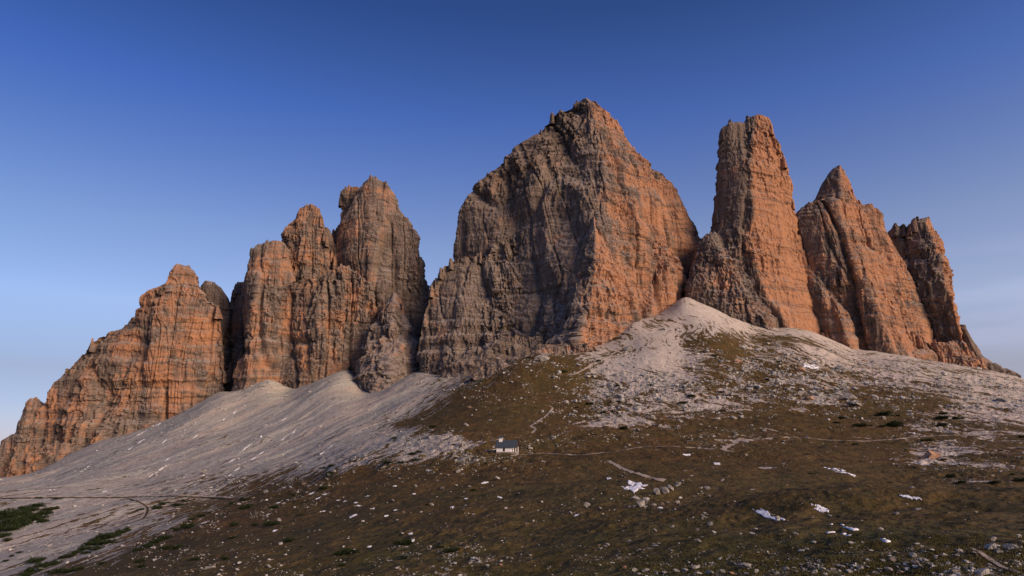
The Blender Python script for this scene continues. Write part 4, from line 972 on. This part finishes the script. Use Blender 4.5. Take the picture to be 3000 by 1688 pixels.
def arch(w_, z0, zs, zt, n=7):
    pr = [(-w_/2, z0)]
    for i in range(n+1):
        t = i/n; pr.append((-w_/2*math.cos(t*math.pi/2)**1.0 if False else -w_/2*(1-t**1.7), zs+(zt-zs)*math.sin(t*math.pi/2)))
    pr += [(-u, z) for u, z in pr[::-1][1:]]
    return pr
def chapel():
    P = ground([1482], [1327])[0]
    k = (P[1]*cp+P[2]*sp)/320.0            # metres are true at 320 m
    e = bpy.data.objects.new('chapel', None); COL.objects.link(e)
    e.location = (P[0], P[1]+2.5, P[2]-0.15); e.rotation_euler = (0, 0, R(14)); e.scale = (k, k, k)
    e.rotation_euler = (0, 0, R(-14))
    x0, x1, y0, y1, wh = -4.0, 3.3, -2.4, 2.4, 2.95
    bm = bmesh.new(); box_bm(bm, x0, x1, y0, y1, 0.62, wh); prism(bm, [(y0, wh), (y1, wh), (0, wh+2.75)], 'x', x0, x1); wall = bmo('wall', bm, M_wall, e)
    bm = bmesh.new(); box_bm(bm, x0-.06, x1+.06, y0-.06, y1+.06, -1.2, 0.62); box_bm(bm, x1+.06, x1+2.3, y0-.06, y1+.06, -1.2, 0.22); bmo('plinth', bm, M_plinth, e)
    # roof: two slabs, standing seams
    bm = bmesh.new(); rx0, rx1 = x0-.65, x1+2.5; ov = 0.55; rz = wh+2.95; sl = 2.75/2.4
    for s in (-1, 1):
        ye = s*(2.4+ov); ze = rz-(2.4+ov)*sl
        prism(bm, [(0, rz), (ye, ze), (ye, ze-.12), (0, rz-.14)], 'x', rx0, rx1)
    roof = bmo('roof', bm, M_roofc, e)
    bm = bmesh.new()
    for i in range(22):
        x = rx0+.1+i*(rx1-rx0-.2)/21
        for s in (-1, 1):
            prism(bm, [(s*.02, rz+.05), (s*(2.4+ov), rz-(2.4+ov)*sl+.05), (s*(2.4+ov), rz-(2.4+ov)*sl+.003), (s*.02, rz+.003)], 'x', x-.02, x+.02)
    bmo('seam', bm, M_roofc, roof)
    bm = bmesh.new(); prism(bm, [(-2.3, wh+.28), (2.3, wh+.28), (0, rz-.2)], 'x', x1+2.15, x1+2.25); bmo('gable_board', bm, M_wood, e)
    bm = bmesh.new(); box_bm(bm, x1+.05, x1+2.2, -2.45, -2.25, wh-.05, wh+.15); box_bm(bm, x1+.05, x1+2.2, 2.25, 2.45, wh-.05, wh+.15); box_bm(bm, x1+2.0, x1+2.2, -2.25, 2.25, wh-.05, wh+.15); bmo('porch_beam', bm, M_wood, e)
    for y in (-2.25, 2.25):
        bm = bmesh.new(); box_bm(bm, x1+1.9, x1+2.2, y-.15, y+.15, .22, wh-.05); box_bm(bm, x1+1.86, x1+2.24, y-.19, y+.19, .22, .42); bmo('porch_column', bm, M_wall, e)
    # arched windows on the long sides
    for y, s in ((y0, -1), (y1, 1)):
        bm = bmesh.new(); prism(bm, [(u-0.35, z) for u, z in arch(1.0, .75, 2.0, 2.8)], 'y', y+s*.03, y-s*.05); f = bmo('window', bm, M_wood, e)
        bm = bmesh.new(); prism(bm, [(u-0.35, z) for u, z in arch(.68, .9, 2.0, 2.62)], 'y', y+s*.05, y-s*.02); bmo('pane', bm, M_dark, f)
    # door on the porch side
    bm = bmesh.new(); prism(bm, arch(1.5, .22, 1.9, 2.7), 'x', x1-.05, x1+.05); d = bmo('door', bm, M_wood, e)
    bm = bmesh.new(); box_bm(bm, x1+.05, x1+.12, .45, .55, 1.2, 1.35); bmo('handle', bm, M_dark, d)
    # bell turret
    tx = x0+1.55; bm = bmesh.new(); box_bm(bm, tx-.8, tx+.8, -.7, .7, rz-.9, rz+1.15); prism(bm, [(-.7, rz+1.15), (.7, rz+1.15), (0, rz+1.7)], 'x', tx-.8, tx+.8); t = bmo('bell_tower', bm, M_wall, e)
    bm = bmesh.new()
    for s in (-1, 1): prism(bm, [(0, rz+1.98), (s*1.0, rz+1.08), (s*1.0, rz+.98), (0, rz+1.86)], 'x', tx-1.05, tx+1.05)
    bmo('roof', bm, M_roofc, t)
    for s in (-1, 1):
        bm = bmesh.new(); prism(bm, arch(.8, rz+.1, rz+.7, rz+1.1), 'x', tx+s*.76, tx+s*.83); bmo('bell_opening', bm, M_wood, t)
    tag(e, 'small white chapel with a slate-blue roof, bell turret and open porch', 'chapel')
chapel()

# wooden posts near the chapel
def post(px, py, hpx, label):
    P = ground([px], [py])[0]; hh = max(hpx*(P[1])/FPX, .9); bm = bmesh.new()
    bmesh.ops.create_cone(bm, cap_ends=True, segments=8, radius1=.09, radius2=.07, depth=hh+.4, matrix=Matrix.Translation((0, 0, hh/2-.2)))
    bmesh.ops.create_cone(bm, cap_ends=True, segments=8, radius1=.075, radius2=.01, depth=.12, matrix=Matrix.Translation((0, 0, hh+.06)))
    me = bpy.data.meshes.new('post'); bm.to_mesh(me); bm.free(); o = link('wooden_post', me, M_postw); o.location = P
    o.rotation_euler = (0, random.uniform(-.06, .06), 0)
    tag(o, label, 'post')
M_postw = flat('weathered wood', (0.20, 0.16, 0.12), 0.9, 8, 0.25)
post(1544.5, 1324, 7, 'thin weathered post on a few stones just right of the chapel porch')
post(1383, 1336, 9, 'leftmost weathered post on the turf rim left of the chapel')
post(1417, 1332, 7, 'weathered post between the leftmost one and the chapel')
post(1820, 1302, 8, 'weathered post beside the faint trail right of the chapel')

# ------------------------------------------------------------------ the walker
def walker():
    P = ground([2365], [1287])[0]
    e = bpy.data.objects.new('person', None); COL.objects.link(e); e.location = (P[0], P[1], P[2]+0.12); e.rotation_euler = (0, 0, R(35))
    def skin(name, vs, es, mat, lv=2):
        me = bpy.data.meshes.new(name); me.from_pydata([v[:3] for v in vs], es, [])
        o = link(name, me, mat, e); o.modifiers.new('skin', 'SKIN'); 
        for sv, v in zip(me.skin_vertices[0].data, vs): sv.radius = (v[3], v[4] if len(v) > 4 else v[3])
        me.skin_vertices[0].data[0].use_root = True
        s = o.modifiers.new('sub', 'SUBSURF'); s.levels = lv; s.render_levels = lv
        return o
    body = [(0,0,.95,.14,.11),(0,0,1.15,.13,.10),(0,0,1.38,.16,.11),(0,0,1.48,.06),(0,.01,1.56,.07),(0,.0,1.66,.095),(0,0,1.74,.06),
            (.19,0,1.40,.06),(.24,.05,1.14,.045),(.22,-.10,.93,.032),(.21,-.16,.88,.035),
            (-.19,0,1.40,.06),(-.24,-.04,1.14,.045),(-.22,-.16,.96,.032),(-.21,-.22,.92,.035),
            (.10,0,.86,.09),(.11,-.14,.50,.065),(.11,-.12,.10,.045),(.11,-.24,.05,.04),
            (-.10,0,.86,.09),(-.11,.06,.50,.065),(-.11,.26,.14,.045),(-.11,.18,.05,.04)]
    ed = [(0,1),(1,2),(2,3),(3,4),(4,5),(5,6),(2,7),(7,8),(8,9),(9,10),(2,11),(11,12),(12,13),(13,14),(0,15),(15,16),(16,17),(17,18),(0,19),(19,20),(20,21),(21,22)]
    skin('body', body, ed, flat('skin', (.42, .25, .18), .6))
    jk = [(0,0,.86,.19,.15),(0,0,1.12,.17,.13),(0,0,1.36,.20,.14),(0,0,1.47,.09),(.20,0,1.40,.085),(.25,.05,1.14,.065),(.23,-.08,.96,.05),(-.20,0,1.40,.085),(-.25,-.04,1.14,.065),(-.23,-.14,.99,.05)]
    skin('jacket', jk, [(0,1),(1,2),(2,3),(2,4),(4,5),(5,6),(2,7),(7,8),(8,9)], flat('blue jacket', (.015, .10, .60), .6))
    tr = [(0,0,.92,.15,.12),(.10,0,.84,.11),(.11,-.14,.50,.085),(.11,-.12,.12,.065),(-.10,0,.84,.11),(-.11,.06,.50,.085),(-.11,.25,.16,.065)]
    skin('trousers', tr, [(0,1),(1,2),(2,3),(0,4),(4,5),(5,6)], flat('dark trousers', (.02, .02, .025), .8))
    skin('hair', [(0,.03,1.68,.095),(0,.02,1.74,.08)], [(0,1)], flat('brown hair', (.05, .03, .02), .7))
    tag(e, 'walker in a bright blue jacket and dark trousers on the far trail', 'person')
walker()

# each repeat gets a label of its own, told by its place along its group
def relabel():
    gr = {}
    for o in COL.objects:
        if o.get('group') and o.get('label') and o.parent is None: gr.setdefault((o['group'], o['label']), []).append(o)
    for (g_, lb), os_ in gr.items():
        if len(os_) < 2: continue
        def key(o):
            c = Vector(o.location)
            if c.length < 1e-6: c = sum((Vector(b) for b in o.bound_box), Vector())/8
            return float(proj(c.x, c.y, c.z)[0])
        for i_, o in enumerate(sorted(os_, key=key)): o['label'] = lb + nth(i_, len(os_))
relabel()

for o in COL.objects:
    if o.get('label') and len(o['label'].replace('-', ' ').split()) > 15: print('LONG', o['label'])
